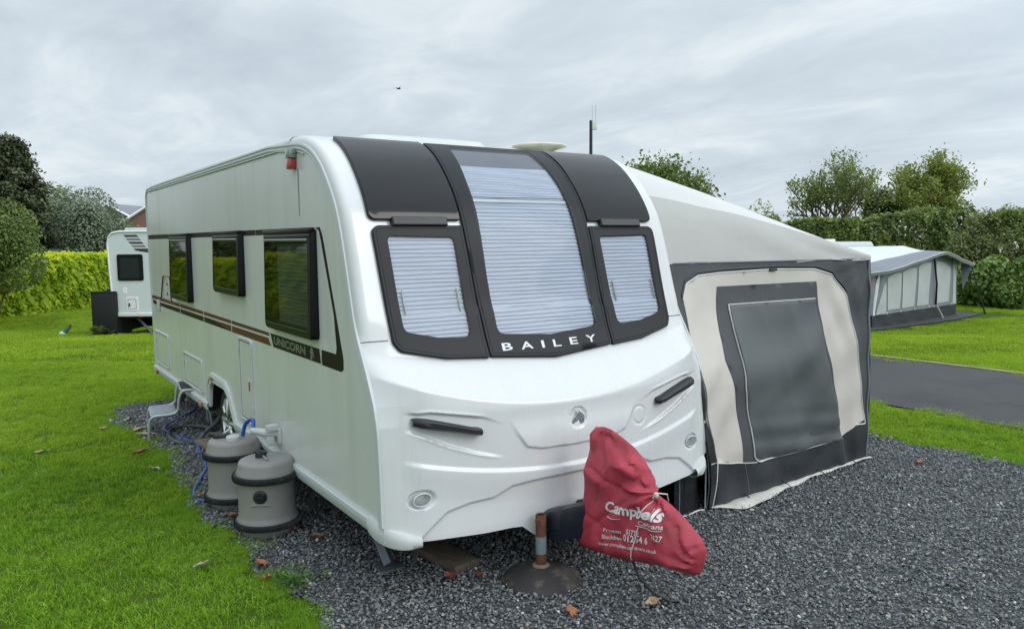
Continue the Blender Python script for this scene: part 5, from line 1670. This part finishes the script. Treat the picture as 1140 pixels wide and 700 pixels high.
# trees beyond the left edge, mirrored in the caravan's windows
for q_, (tx0, ty0, hh_, sd_) in enumerate(((-13.5, 22.5, 6.5, 91), (-18.5, 17.5, 7.5, 92), (-9.0, 27.5, 5.8, 93))):
    bush('garden_tree', ('rounded garden tree left of the view, middle one mirrored in the windows', 'tallest rounded garden tree left of the view, mirrored in the windows', 'lowest rounded garden tree left of the view, mirrored in the windows')[q_], 'tree', 0, 0, 5.5, 4.5, hh_, sd_, 'bush_green', 6000, .16, 'garden trees behind the lime hedge', xy=(tx0, ty0))
# right side
def along(d0, u0, d1, u1):
    return at(d0, px_r(u0, d0)), at(d1, px_r(u1, d1))
a, b = along(41, 770, 37, 955)
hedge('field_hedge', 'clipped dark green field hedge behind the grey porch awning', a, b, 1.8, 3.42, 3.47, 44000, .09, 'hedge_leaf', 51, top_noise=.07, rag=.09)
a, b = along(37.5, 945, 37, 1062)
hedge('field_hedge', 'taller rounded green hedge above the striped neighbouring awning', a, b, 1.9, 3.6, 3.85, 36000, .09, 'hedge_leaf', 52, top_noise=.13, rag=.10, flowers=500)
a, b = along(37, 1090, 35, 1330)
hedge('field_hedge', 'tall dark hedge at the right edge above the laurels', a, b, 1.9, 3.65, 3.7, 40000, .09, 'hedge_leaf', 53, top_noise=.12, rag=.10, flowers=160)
bush('hawthorn_bush', 'olive green hawthorn with white blossom in the gap between two hedges', 'bush', 36.5, px_r(1076, 36.5), 2.7, 2.0, 3.75, 54, 'hawthorn_leaf', 15000, .085, 'hawthorn bushes along the hedge', flowers=900)
bush('hawthorn_bush', 'light olive bush right behind the peak of the neighbouring awning', 'bush', 34.5, px_r(1078, 34.5), 2.6, 1.8, 2.75, 55, 'hawthorn_leaf', 15000, .08, 'hawthorn bushes along the hedge', flowers=120)
bush('hawthorn_bush', 'blossoming hawthorn at the far right edge above the laurels', 'bush', 34, px_r(1132, 34), 2.2, 1.6, 2.75, 56, 'hawthorn_leaf', 7000, .10, 'hawthorn bushes along the hedge', flowers=1000)
bush('hawthorn_bush', 'small yellowish bush behind the roof dish of the neighbouring caravan', 'bush', 35, px_r(922, 35), 2.0, 1.2, 2.6, 57, 'hawthorn_leaf', 5000, .10, 'hawthorn bushes along the hedge')
for u, d, w, h, s, lb in ((1098, 31, 2.2, 1.85, 61, 'bright laurel bush touching the right side of the neighbouring awning'), (1131, 30.4, 2.1, 1.95, 62, 'bright laurel bush second from the neighbouring awning'), (1172, 30, 2.4, 1.9, 63, 'bright laurel bush cut by the right edge of the view'), (1228, 29.5, 2.6, 1.9, 64, 'bright laurel bush beyond the right edge of the view')):
    bush('laurel_bush', lb, 'bush', d, px_r(u, d), w, 1.6, h, s, 'laurel_leaf', 6500, .125, 'laurel bushes')
broad_tree('ash_tree', 'open airy tree with ivy on its stems left of the pair on the skyline', 'tree', 48, px_r(932, 48), 8.15, 6.1, 73, 'tree_olive', 6000, .11, ivy=True, levels=4, spread=.85, clump=.26, bark='bark', stems=3)
broad_tree('field_tree', 'denser yellow-green tree right of the pair on the skyline', 'tree', 50, px_r(1026, 50), 8.35, 4.6, 88, 'tree_yellow', 11500, .115, levels=4, spread=.8, clump=.33, stems=2)
broad_tree('slender_tree', 'small slender tree filling the gap between the two skyline trees', 'tree', 51, px_r(978, 51), 5.7, 1.8, 78, 'tree_olive', 4500, .13, levels=4, spread=.6, clump=.34)
broad_tree('roadside_tree', 'leafy tree showing over the slope of the grey porch awning roof', 'tree', 30, px_r(738, 30), 5.85, 2.6, 74, 'bush_green', 13000, .095, levels=4, spread=.75, clump=.36, stems=2)
bush('hawthorn_bush', 'pale pinkish hawthorn beside the leafy tree over the awning roof', 'bush', 30.5, px_r(775, 30.5), 2.2, 1.6, 4.55, 75, 'hawthorn_leaf', 8000, .09, 'hawthorn bushes along the hedge', flowers=1300)
bush('scrub_bush', 'low round dark bush on the skyline over the end of the awning roof', 'bush', 46, px_r(838, 46), 2.9, 2, 4.35, 79, 'tree_olive', 6000, .13, 'scrub along the skyline')
bush('scrub_bush', 'long low scrub on the skyline under the airy tree', 'bush', 50, px_r(880, 50), 3.8, 2, 4.0, 80, 'tree_olive', 6000, .13, 'scrub along the skyline')
bush('scrub_bush', 'dark scrub on the skyline at the foot of the yellow-green tree', 'bush', 44, px_r(1062, 44), 3.0, 2, 4.35, 81, 'bush_green', 7000, .12, 'scrub along the skyline')
bush('scrub_bush', 'grey-green scrub on the skyline nearest the right edge', 'bush', 47, px_r(1105, 47), 3.2, 2, 4.25, 82, 'bush_green', 7000, .12, 'scrub along the skyline')
bush('scrub_bush', 'last low scrub on the skyline cut by the right edge', 'bush', 48, px_r(1148, 48), 2.4, 2, 4.0, 83, 'tree_olive', 5000, .12, 'scrub along the skyline')

# ================================================================== NEIGHBOURS
# caravan standing beyond the back of ours
cx_, cy_ = at(19.3, px_r(123.5, 19.3)); cz_ = gz(cx_, cy_)
nc = thing('touring_caravan', 'far white caravan with a grey sweep graphic above its small dark window', 'caravan', (cx_, cy_, cz_), YAW)
P = [(.055, .50), (.035, .9), (.0, 1.6), (-.02, 2.25), (.02, 2.46), (.13, 2.58), (.32, 2.615), (5.6, 2.615), (5.85, 2.45), (5.9, .50)]
prof = rpoly(P, [.03, 0, .3, .2, .12, .12, .1, .15, .2, .03])
def body_mesh(prof, w, bev):
    bm = bmesh.new()
    a = [bm.verts.new((u, 0, v)) for u, v in prof]; b = [bm.verts.new((u, w, v)) for u, v in prof]
    bm.faces.new(a); bm.faces.new(b[::-1])
    n = len(prof)
    for i in range(n): bm.faces.new((a[i], a[(i + 1) % n], b[(i + 1) % n], b[i]))
    bmesh.ops.recalc_face_normals(bm, faces=bm.faces[:])
    bm.verts.index_update()
    r_ = MB(); r_.add([v.co[:] for v in bm.verts], [[v.index for v in f.verts] for f in bm.faces]); bm.free(); return r_
body_mesh(prof, 2.2, 0).build('body', M['far_white'], nc, 30)
fm = lambda u, v, o: (u, -o, v)
tr = inset(prof, .0)
MB().tube([(u, -.004, v) for u, v in resample(inset(prof, .035), .15)][: -1], .034, 6, closed=True, flat=.5).build('edge_trim', M['white_paint'], nc, 50)
MB().box((.05, -.03, .47), (5.8, .02, .555), .01).build('skirt_rail', M['white_paint'], nc)
MB().box((.30, .3, 2.60), (1.2, 1.5, 2.68), .03).build('rooflight', M['white_plastic'], nc)
def far_window(o_, x0, x1, z0, z1):
    w = panel('window', rpoly([(x0, z0), (x1, z0), (x1, z1), (x0, z1)], .05), fm, .03, M['window_frame'], o_, holes=[rpoly([(x0 + .08, z0 + .08), (x1 - .08, z0 + .08), (x1 - .08, z1 - .08), (x0 + .08, z1 - .08)], .04)], step=.3, bev=.008)
    panel('pane', [(x0 + .06, z0 + .06), (x1 - .06, z0 + .06), (x1 - .06, z1 - .06), (x0 + .06, z1 - .06)], fm, .02, M['far_glass'], w, step=.4, bev=0)
far_window(nc, .23, .87, 1.365, 2.02)
far_window(nc, 1.4, 2.4, 1.365, 2.02); far_window(nc, 3.2, 4.2, 1.365, 2.02)
for k, (x0, x1) in enumerate(((.42, .74), (.47, .80), (.53, .86), (.60, .92), (.66, 1.0))):
    z = 2.50 - k * .085
    panel('graphic', [(x0, z), (x1, z), (x1 + .06, z - .055), (x0 + .05, z - .055)], fm, .003, M['far_graphic' if k % 2 == 0 else 'awning_slate'], nc, step=.3, bev=0)
panel('graphic', [(.70, 2.16), (1.02, 2.115), (1.30, 2.02), (.80, 2.09)], fm, .003, M['far_graphic'], nc, step=.3, bev=0)
for x0, x1, z0, z1 in ((.33, .43, 1.03, 1.19), (.40, .70, .60, .95)):
    h = panel('hatch', rpoly([(x0, z0), (x1, z0), (x1, z1), (x0, z1)], .03), fm, .012, M['white_paint'], nc, step=.3, bev=.004)
    if x1 > .5:
        MB().tube([(u, -.0125, v) for u, v in resample(rpoly([(x0 + .05, z0 + .05), (x1 - .05, z0 + .05), (x1 - .05, z1 - .05), (x0 + .05, z1 - .05)], .02), .1)], .005, 4, closed=True).build('hatch_gap', M['steady_grey'], h)
        MB().box((x0 + .07, -.03, .72), (x0 + .10, -.012, .80), .004).build('handle', M['black_plastic'], h)
MB().box((.72, -.04, .455), (.82, -.028, .485), .004).build('reflector', M['lens_orange'], nc)
MB().box((.05, .05, .42), (5.8, 2.15, .5)).box((-.1, 2.05, .0), (1.15, 2.08, .5)).box((-.1, .25, .0), (-.07, 2.08, .48)).build('floor_pan', M['far_black'], nc)
mb = MB().tube([(.55, .15, .45), (.95, .12, .04)], .04, 4); mb.box((.85, .02, 0), (1.05, .22, .03)); mb.build('corner_steady', M['steady_grey'], nc)
for q in (.12, 2.05):
    wv = MB().lathe([(.16, -.10), (.31, -.10), (.33, -.06), (.33, .06), (.31, .10), (.16, .10)], (2.9, q, .33), 28, 'Y').build('wheel', M['rubber'], nc)
    MB().lathe([(.17, -.09), (.10, -.05), (0, -.04)], (2.9, q, .33), 20, 'Y').build('rim', M['alloy'], wv)
# black cover box standing at the caravan's nose
bx, by = at(19.2, px_r(102, 19.2)); bz_ = gz(bx, by)
bb = thing('cover_box', 'tall black open-topped storage cover standing at the nose of the far caravan', 'storage box', (bx, by, bz_), YAW)
mb = MB()
for a_, b_ in (((0, 0, .0), (.62, .03, 1.08)), ((0, .03, .0), (.03, .75, 1.08)), ((.59, .03, 0), (.62, .75, 1.08)), ((.03, .72, 0), (.59, .75, 1.12))): mb.box(a_, b_, .006)
mb.build('panels', M['far_black'], bb, 30)
MB().box((-.012, -.012, 1.06), (.63, .02, 1.10), .006).build('rim', M['black_plastic'], bb)
MB().box((.03, -.006, .92), (.57, .0, .926)).build('seam', M['awning_black'], bb)
MB().box((.03, .03, .02), (.59, .72, .5)).build('lining', M['far_black'], bb)
blades('clump_plant', 'small dusty green weed clump growing against the black storage cover', 'plant', *at(19.0, px_r(108, 19.0)), 240, .27, .10, 'bush_green')
tx_, ty_ = at(19.3, px_r(72, 19.3)); tz_ = gz(tx_, ty_)
tp = thing('standpipe', 'small green leaning standpipe with a pale glassy end on the lawn', 'standpipe', (tx_, ty_, tz_), YAW)
MB().tube([(-.08, 0, .02), (.10, 0, .22)], [.065, .04], 12).build('pipe', M['tap_green'], tp)
MB().tube([(.085, 0, .20), (.13, 0, .26)], [.042, .03], 12).build('pipe_end', M['rust'], tp)
MB().lathe([(0, 0), (.09, .01), (.10, .06), (.06, .10), (0, .11)], (-.08, 0, .0), 16).build('tap_cap', M['tap_glass'], tp)

# ---------------- neighbour's awning on the far lawn
AX, AY = 20.0, 9.85
def az(x, y): return gz(x, y)
zb_ = gz(AX + 3, AY) - .0
aw = thing('full_awning', 'silver roofed awning with pale window panels and black skirt on the far lawn', 'awning', (AX, AY, zb_))
def ftop(u):  # roof edge along the front, u 0..1
    return float(np.interp(u, [-.06, .68, .70, .72, 1.08], [1.72, 2.31, 2.32, 2.31, 1.84]))
LW = 6.25
def fw2(u, v, o): return (AX + u * LW, AY + .095 * u * LW - o + .02 * math.sin(u * 30 + v * 2), zb_ + v)
us = list(np.linspace(0, 1, 25))
panel('front_wall', [(u, .0) for u in us] + [(u, ftop(u) - .02) for u in us[::-1]], fw2, .01, M['awning_slate'], aw, step=.025, bev=0, smooth=180)
bars = [.02, .135, .295, .475, .655, .70, .93, .985]
for k, (u0, u1) in enumerate(((.030, .125), (.145, .285), (.305, .462), (.488, .640), (.715, .90))):
    nU = np.linspace(u0, u1, 6)
    arc = [(u, ftop(u) - .34 + .07 * math.sin(math.pi * (u - u0) / (u1 - u0))) for u in nU]
    if k == 0: P = [(u0, .42), (u1, .42), (u1, 1.40), (u0 + .06, 1.30)]
    else: P = [(u0, .52), (u1, .52)] + arc[::-1]
    panel('window_panel', P, fw2, .012, M['awning_pale_window'], aw, base=.012, step=.035, bev=.0, smooth=180)
panel('side_strip', [(.945, .42), (1.0, .42), (1.0, 1.95), (.945, 2.03)], fw2, .012, M['awning_pale_window'], aw, base=.012, step=.1, bev=0, smooth=180)
panel('corner_strip', [(-.004, .40), (.018, .40), (.055, 1.74), (.02, 1.80)], fw2, .014, M['awning_silver'], aw, base=.012, step=.1, bev=0, smooth=180)
panel('corner_wing', [(.024, .45), (.10, 1.66), (.12, 1.86), (.05, 1.80)], fw2, .016, M['awning_slate'], aw, base=.012, step=.1, bev=0, smooth=180)
panel('skirt', [(0, 0), (1.0, .0), (1.0, .40), (0, .40)], fw2, .014, M['awning_black'], aw, base=.012, step=.1, bev=0, smooth=180)
for u in (.13, .29, .46, .64, .70, .93):
    MB().box(fw2(u, .40, .03), tuple(Vector(fw2(u, .46, .03)) + Vector((.06, .012, 0))), .002).build('skirt_clip', M['white_plastic'], aw)
for u, m_ in ((.70, 'awning_black'),): MB().tube([fw2(.66, 2.1, .06), fw2(.70, 1.2, .08), fw2(.715, .48, .05)], .035, 6, flat=.4).build('hanging_strap', M['awning_black'], aw)
MB().tube([fw2(.722, .50, .04), fw2(.73, .02, .30)], .02, 6).build('brace_strap', M['awning_pale_window'], aw)
# left side wall, roof, canopy
sw2 = lambda u, v, o: (AX - o, AY + u * 2.9, zb_ + v)
panel('side_wall', [(0, 0), (1, 0), (1, 2.45), (0, 1.80)], sw2, .01, M['awning_lilac'], aw, step=.3, bev=0, smooth=180)
panel('side_skirt', [(0, 0), (1, 0), (1, .40), (0, .40)], sw2, .012, M['awning_black'], aw, base=.01, step=.3, bev=0, smooth=180)
sw3 = lambda u, v, o: (AX + LW + o, AY + .6 + u * 2.3, zb_ + v)
panel('side_wall', [(0, 0), (1, 0), (1, 2.45), (0, 1.95)], sw3, .01, M['awning_slate'], aw, step=.3, bev=0, smooth=180)
G = []
for u in np.linspace(-.06, 1.08, 30):
    x = AX + u * LW; yf = AY + .095 * max(0, u) * LW - .38 * ss(-.06, .06, u) * 1.0
    zf = ftop(u)
    G.append([(x, yf + (12.75 - yf) * q, zb_ + zf + (2.48 - zf) * (q ** .8) - .03 * math.sin(math.pi * q) + (.006 * math.sin(u * 25 + q * 5))) for q in np.linspace(0, 1, 9)])
G = np.array(G)
MB().grid(G[:, 2:]).build('roof_sheet', M['awning_silver'], aw, 180)
MB().grid(G[:, :3] + [0, 0, .004]).build('canopy', M['awning_slate'], aw, 180)
MB().tube([tuple(p) for p in G[:, 0]], .012, 6).build('canopy_piping', M['piping'], aw)
MB().grid(np.array([[tuple(p), tuple(p + [0, .02, -.10])] for p in G[:, 0]])).build('valance', M['awning_slate'], aw)
panel('canopy_wing', [(0, 0), (.42, .0), (.10, -.95)], lambda u, v, o: (G[-1, 0, 0] - .05 - .42 * min(1, -v / .95), G[-1, 0, 1] + u, G[-1, 0, 2] + v), .01, M['awning_slate'], aw, step=.3, bev=0)
panel('canopy_wing', [(0, -.02), (.40, -.02), (.40, -1.25), (.33, -1.25)], lambda u, v, o: (G[1, 0, 0] + .25 + .12 * v, G[1, 0, 1] + u, G[1, 0, 2] + v), .01, M['awning_slate'], aw, step=.3, bev=0)
MB().tube([(AX - .02, AY - .02, zb_ + 1.78), (AX - .9, AY - .3, zb_ + .04)], .012, 6).build('guy_rope', M['decal_red'], aw)
MB().tube([fw2(1.07, 1.86, .3), (AX + LW + .95, AY + .1, zb_ + .35), (AX + LW + 1.05, AY + .05, zb_)], .014, 6).build('guy_rope', M['awning_black'], aw)
MB().tube([(AX + LW + .9, AY + .1, zb_ + .5), (AX + LW + 1.12, AY + .05, zb_ - .02)], .03, 6).build('ground_peg', M['awning_black'], aw)
# its caravan, behind
n2 = thing('touring_caravan', 'white caravan roof with a dish showing behind the silver roofed awning', 'caravan', (18.3, 12.8, gz(20, 12.8)))
body_mesh(rpoly([(0, .45), (-.1, 1.5), (.1, 2.35), (.6, 2.62), (6.4, 2.62), (6.7, 2.3), (6.7, .45)], [.05, .4, .3, .3, .2, .2, .05]), 2.2, 0).build('body', M['far_white'], n2, 30, mv=lambda p: p + Vector((18.3, 12.8, BASE[n2].z)))
zz = BASE[n2].z
MB().box((18.9, 13.2, zz + 2.60), (20.5, 14.3, zz + 2.74), .03).build('rooflight', M['white_paint'], n2)
MB().box((21.8, 13.3, zz + 2.60), (23.2, 14.3, zz + 2.72), .03).build('rooflight', M['white_paint'], n2)
MB().lathe([(.05, 0), (.06, .22), (.20, .26), (.26, .30), (.22, .34), (0, .36)], (18.6, 13.9, zz + 2.6), 20).build('aerial_dish', M['cream_plastic'], n2)

# ---------------- brick houses far off on the left
def house(label, d, u, w, dep, eave, ridge, rot, rows=(1.0, 3.4)):
    x, y = at(d, px_r(u, d)); z = gz(x, y)
    h = thing('brick_house', label, 'house', (x, y, z), YAW + rot)
    mb = MB()
    mb.add([(-w / 2, 0, 0), (w / 2, 0, 0), (w / 2, 0, eave), (0, 0, ridge), (-w / 2, 0, eave), (-w / 2, dep, 0), (w / 2, dep, 0), (w / 2, dep, eave), (0, dep, ridge), (-w / 2, dep, eave)],
           [(0, 1, 2, 3, 4), (5, 9, 8, 7, 6), (0, 4, 9, 5), (1, 6, 7, 2)])
    mb.build('wall', M['brick'], h, 0)
    k = .25; sl = (ridge - eave) / (w / 2)
    r = MB()
    for s in (-1, 1):
        r.add([(0, -k, ridge + .02), (s * (w / 2 + k), -k, eave - k * sl + .02), (s * (w / 2 + k), dep + k, eave - k * sl + .02), (0, dep + k, ridge + .02),
               (0, -k, ridge + .16), (s * (w / 2 + k), -k, eave - k * sl + .16), (s * (w / 2 + k), dep + k, eave - k * sl + .16), (0, dep + k, ridge + .16)],
              [(0, 1, 2, 3), (4, 7, 6, 5), (0, 4, 5, 1), (1, 5, 6, 2), (2, 6, 7, 3)])
    ro = r.build('roof', M['slate_roof'], h, 0)
    MB().tube([(-w / 2 - k, -k - .02, eave - k * sl + .04), (0, -k - .02, ridge + .04), (w / 2 + k, -k - .02, eave - k * sl + .04)], .11, 4).build('bargeboard', M['white_paint'], h, 0)
    for wx in (-w * .25, w * .25):
        for wz in rows:
            if wz + 1.2 > eave + .6: continue
            f = MB().box((wx - .55, -.06, wz), (wx + .55, .05, wz + 1.2), .02).build('window', M['white_paint'], h)
            MB().box((wx - .47, -.075, wz + .08), (wx - .03, -.055, wz + 1.12)).build('pane', M['window_dark'], f)
            MB().box((wx + .03, -.075, wz + .08), (wx + .47, -.055, wz + 1.12)).build('pane', M['window_dark'], f)
    return h


house('red brick gabled house whose white-edged peak just tops the silvery willow', 72, 127, 5.6, 8, 4.4, 5.9, .0)
house('red brick house with pale slate roof half hidden by the long caravan', 66, 173, 5.2, 9, 3.8, 5.6, .35, (1.0,))
house('red brick house glimpsed between the conifer and the willow', 78, 66, 7, 8, 4.2, 5.1, -.2)

# ---------------- mast, bird
mx_, my_ = at(16.2, px_r(657.5, 16.2)); mz = gz(mx_, my_)
ms = thing('aerial_mast', 'thin black mast with a small white box and twin whips rising behind the caravan roof', 'mast', (mx_, my_, mz))
MB().tube([(mx_, my_, mz), (mx_, my_, 4.22)], [.045, .032], 8).build('pole', M['mast_black'], ms)
bxm = MB().box((mx_ + RH[0] * .04 - .035, my_ + RH[1] * .04 - .035, 4.03), (mx_ + RH[0] * .09 + .035, my_ + RH[1] * .09 + .035, 4.22), .01).build('radio_box', M['white_plastic'], ms)
for q in (.03, .10): MB().tube([(mx_ + RH[0] * q, my_ + RH[1] * q, 4.2), (mx_ + RH[0] * q, my_ + RH[1] * q, 4.52)], .008, 5).build('whip', M['aluminium'], ms)
bd_x, bd_y = at(30, px_r(449, 30))
bq = Vector((bd_x, bd_y, 7.5))
mb = MB()
mb.tube([(-.11, 0, 0), (-.07, 0, .005), (0, 0, .01), (.06, 0, .008), (.085, 0, .015), (.105, 0, .012)], [.004, .018, .03, .022, .018, .004], 8)
for s in (-1, 1):
    mb.add([(.03, s * .02, .012), (-.04, s * .02, .012), (-.03, s * .12, .06), (.02, s * .12, .065), (-.06, s * .25, .03), (-.035, s * .25, .032)], [(0, 1, 2, 3), (3, 2, 4, 5)])
bo = mb.build('bird', M['bird_dark'], None, 60); bo.location = bq; bo.rotation_euler = (.3, .2, YAW - .5)
tag(bo, 'tiny dark bird flying alone in the grey sky above the caravan', 'bird')

# ================================================================== SKY AND LIGHT
SUN_DIR = Vector((.46, -.74, .58)).normalized()      # soft sun behind the cloud, from over the viewer's right shoulder
SKY_E = math.asin(SUN_DIR.z); SKY_A = math.atan2(SUN_DIR.x, SUN_DIR.y)
w = bpy.data.worlds.new('World'); SC.world = w; w.use_nodes = True
nt = w.node_tree; L = nt.links.new
bg = nt.nodes['Background']
sky = nd(nt, 'ShaderNodeTexSky'); sky.sky_type = 'NISHITA'; sky.sun_disc = False; sky.sun_elevation = SKY_E; sky.sun_rotation = SKY_A; sky.dust_density = 2.0
tc = nd(nt, 'ShaderNodeTexCoord')
sx_ = nd(nt, 'ShaderNodeSeparateXYZ'); L(tc.outputs['Generated'], sx_.inputs[0])
zc = nd(nt, 'ShaderNodeMath', operation='MAXIMUM'); zc.inputs[1].default_value = 0.0; L(sx_.outputs['Z'], zc.inputs[0])
za = nd(nt, 'ShaderNodeMath', operation='ADD'); za.inputs[1].default_value = .16; L(zc.outputs[0], za.inputs[0])
dx_ = nd(nt, 'ShaderNodeMath', operation='DIVIDE'); L(sx_.outputs['X'], dx_.inputs[0]); L(za.outputs[0], dx_.inputs[1])
dy_ = nd(nt, 'ShaderNodeMath', operation='DIVIDE'); L(sx_.outputs['Y'], dy_.inputs[0]); L(za.outputs[0], dy_.inputs[1])
cb_ = nd(nt, 'ShaderNodeCombineXYZ'); L(dx_.outputs[0], cb_.inputs[0]); L(dy_.outputs[0], cb_.inputs[1])
mp = nd(nt, 'ShaderNodeMapping'); mp.inputs['Rotation'].default_value = (0, 0, .5); mp.inputs['Scale'].default_value = (1.0, .62, 1); mp.inputs['Location'].default_value = (3.3, 1.7, 0)
L(cb_.outputs[0], mp.inputs['Vector'])
n1 = nd(nt, 'ShaderNodeTexNoise', Scale=.75, Detail=9.0, Roughness=.56, Distortion=.35); L(mp.outputs[0], n1.inputs['Vector'])
n2_ = nd(nt, 'ShaderNodeTexNoise', Scale=2.1, Detail=10.0, Roughness=.62, Distortion=.6); L(mp.outputs[0], n2_.inputs['Vector'])
ma = nd(nt, 'ShaderNodeMath', operation='MULTIPLY_ADD'); ma.inputs[1].default_value = .45; L(n2_.outputs['Fac'], ma.inputs[0])
mb_ = nd(nt, 'ShaderNodeMath', operation='MULTIPLY'); mb_.inputs[1].default_value = .55; L(n1.outputs['Fac'], mb_.inputs[0]); L(mb_.outputs[0], ma.inputs[2])
cr = nd(nt, 'ShaderNodeValToRGB'); e = cr.color_ramp.elements
e[0].position = .36; e[0].color = (.445, .515, .58, 1); e[1].position = .66; e[1].color = (.76, .805, .825, 1)
q = e.new(.50); q.color = (.55, .625, .685, 1)
L(ma.outputs[0], cr.inputs[0])
# overcast: three times brighter overhead than at the horizon, brighter still towards the hidden sun
ov = nd(nt, 'ShaderNodeMapRange'); ov.interpolation_type = 'SMOOTHSTEP'; ov.inputs['From Min'].default_value = .30; ov.inputs['From Max'].default_value = 1.0; ov.inputs['To Min'].default_value = 1.0; ov.inputs['To Max'].default_value = 2.0
L(zc.outputs[0], ov.inputs['Value'])
dp = nd(nt, 'ShaderNodeVectorMath', operation='DOT_PRODUCT'); dp.inputs[1].default_value = SUN_DIR; L(tc.outputs['Generated'], dp.inputs[0])
gl = nd(nt, 'ShaderNodeMapRange'); gl.interpolation_type = 'SMOOTHSTEP'; gl.inputs['From Min'].default_value = .0; gl.inputs['From Max'].default_value = 1.0; gl.inputs['To Min'].default_value = 0.0; gl.inputs['To Max'].default_value = .9
L(dp.outputs['Value'], gl.inputs['Value'])
su = nd(nt, 'ShaderNodeMath', operation='ADD'); L(ov.outputs[0], su.inputs[0]); L(gl.outputs[0], su.inputs[1])
vm = nd(nt, 'ShaderNodeVectorMath', operation='SCALE'); L(cr.outputs[0], vm.inputs[0]); L(su.outputs[0], vm.inputs['Scale'])
sk = nd(nt, 'ShaderNodeVectorMath', operation='SCALE'); sk.inputs['Scale'].default_value = .05; L(sky.outputs[0], sk.inputs[0])
mx = nd(nt, 'ShaderNodeMix', data_type='RGBA'); mx.inputs[0].default_value = .93; L(sk.outputs[0], mx.inputs[6]); L(vm.outputs[0], mx.inputs[7])
L(mx.outputs[2], bg.inputs['Color']); bg.inputs['Strength'].default_value = 1.0
sd = bpy.data.lights.new('sun', 'SUN'); sd.energy = .7; sd.angle = R_(25); sd.color = (1, .97, .93)
so = bpy.data.objects.new('sun', sd); COL.objects.link(so); so.location = (20, -25, 40)
so.rotation_euler = SUN_DIR.to_track_quat('Z', 'Y').to_euler()

vs = SC.view_settings
vs.view_transform = 'Standard'; vs.look = 'None'; vs.exposure = 0.3; vs.gamma = 1.0; vs.use_curve_mapping = False
SC.display_settings.display_device = 'sRGB'
cy = SC.cycles
cy.use_denoising = True
cy.max_bounces = 8; cy.diffuse_bounces = 4; cy.glossy_bounces = 4; cy.transparent_max_bounces = 16; cy.transmission_bounces = 4
cy.sample_clamp_indirect = 6.0
cy.use_adaptive_sampling = True; cy.adaptive_threshold = .015
SC.render.film_transparent = False
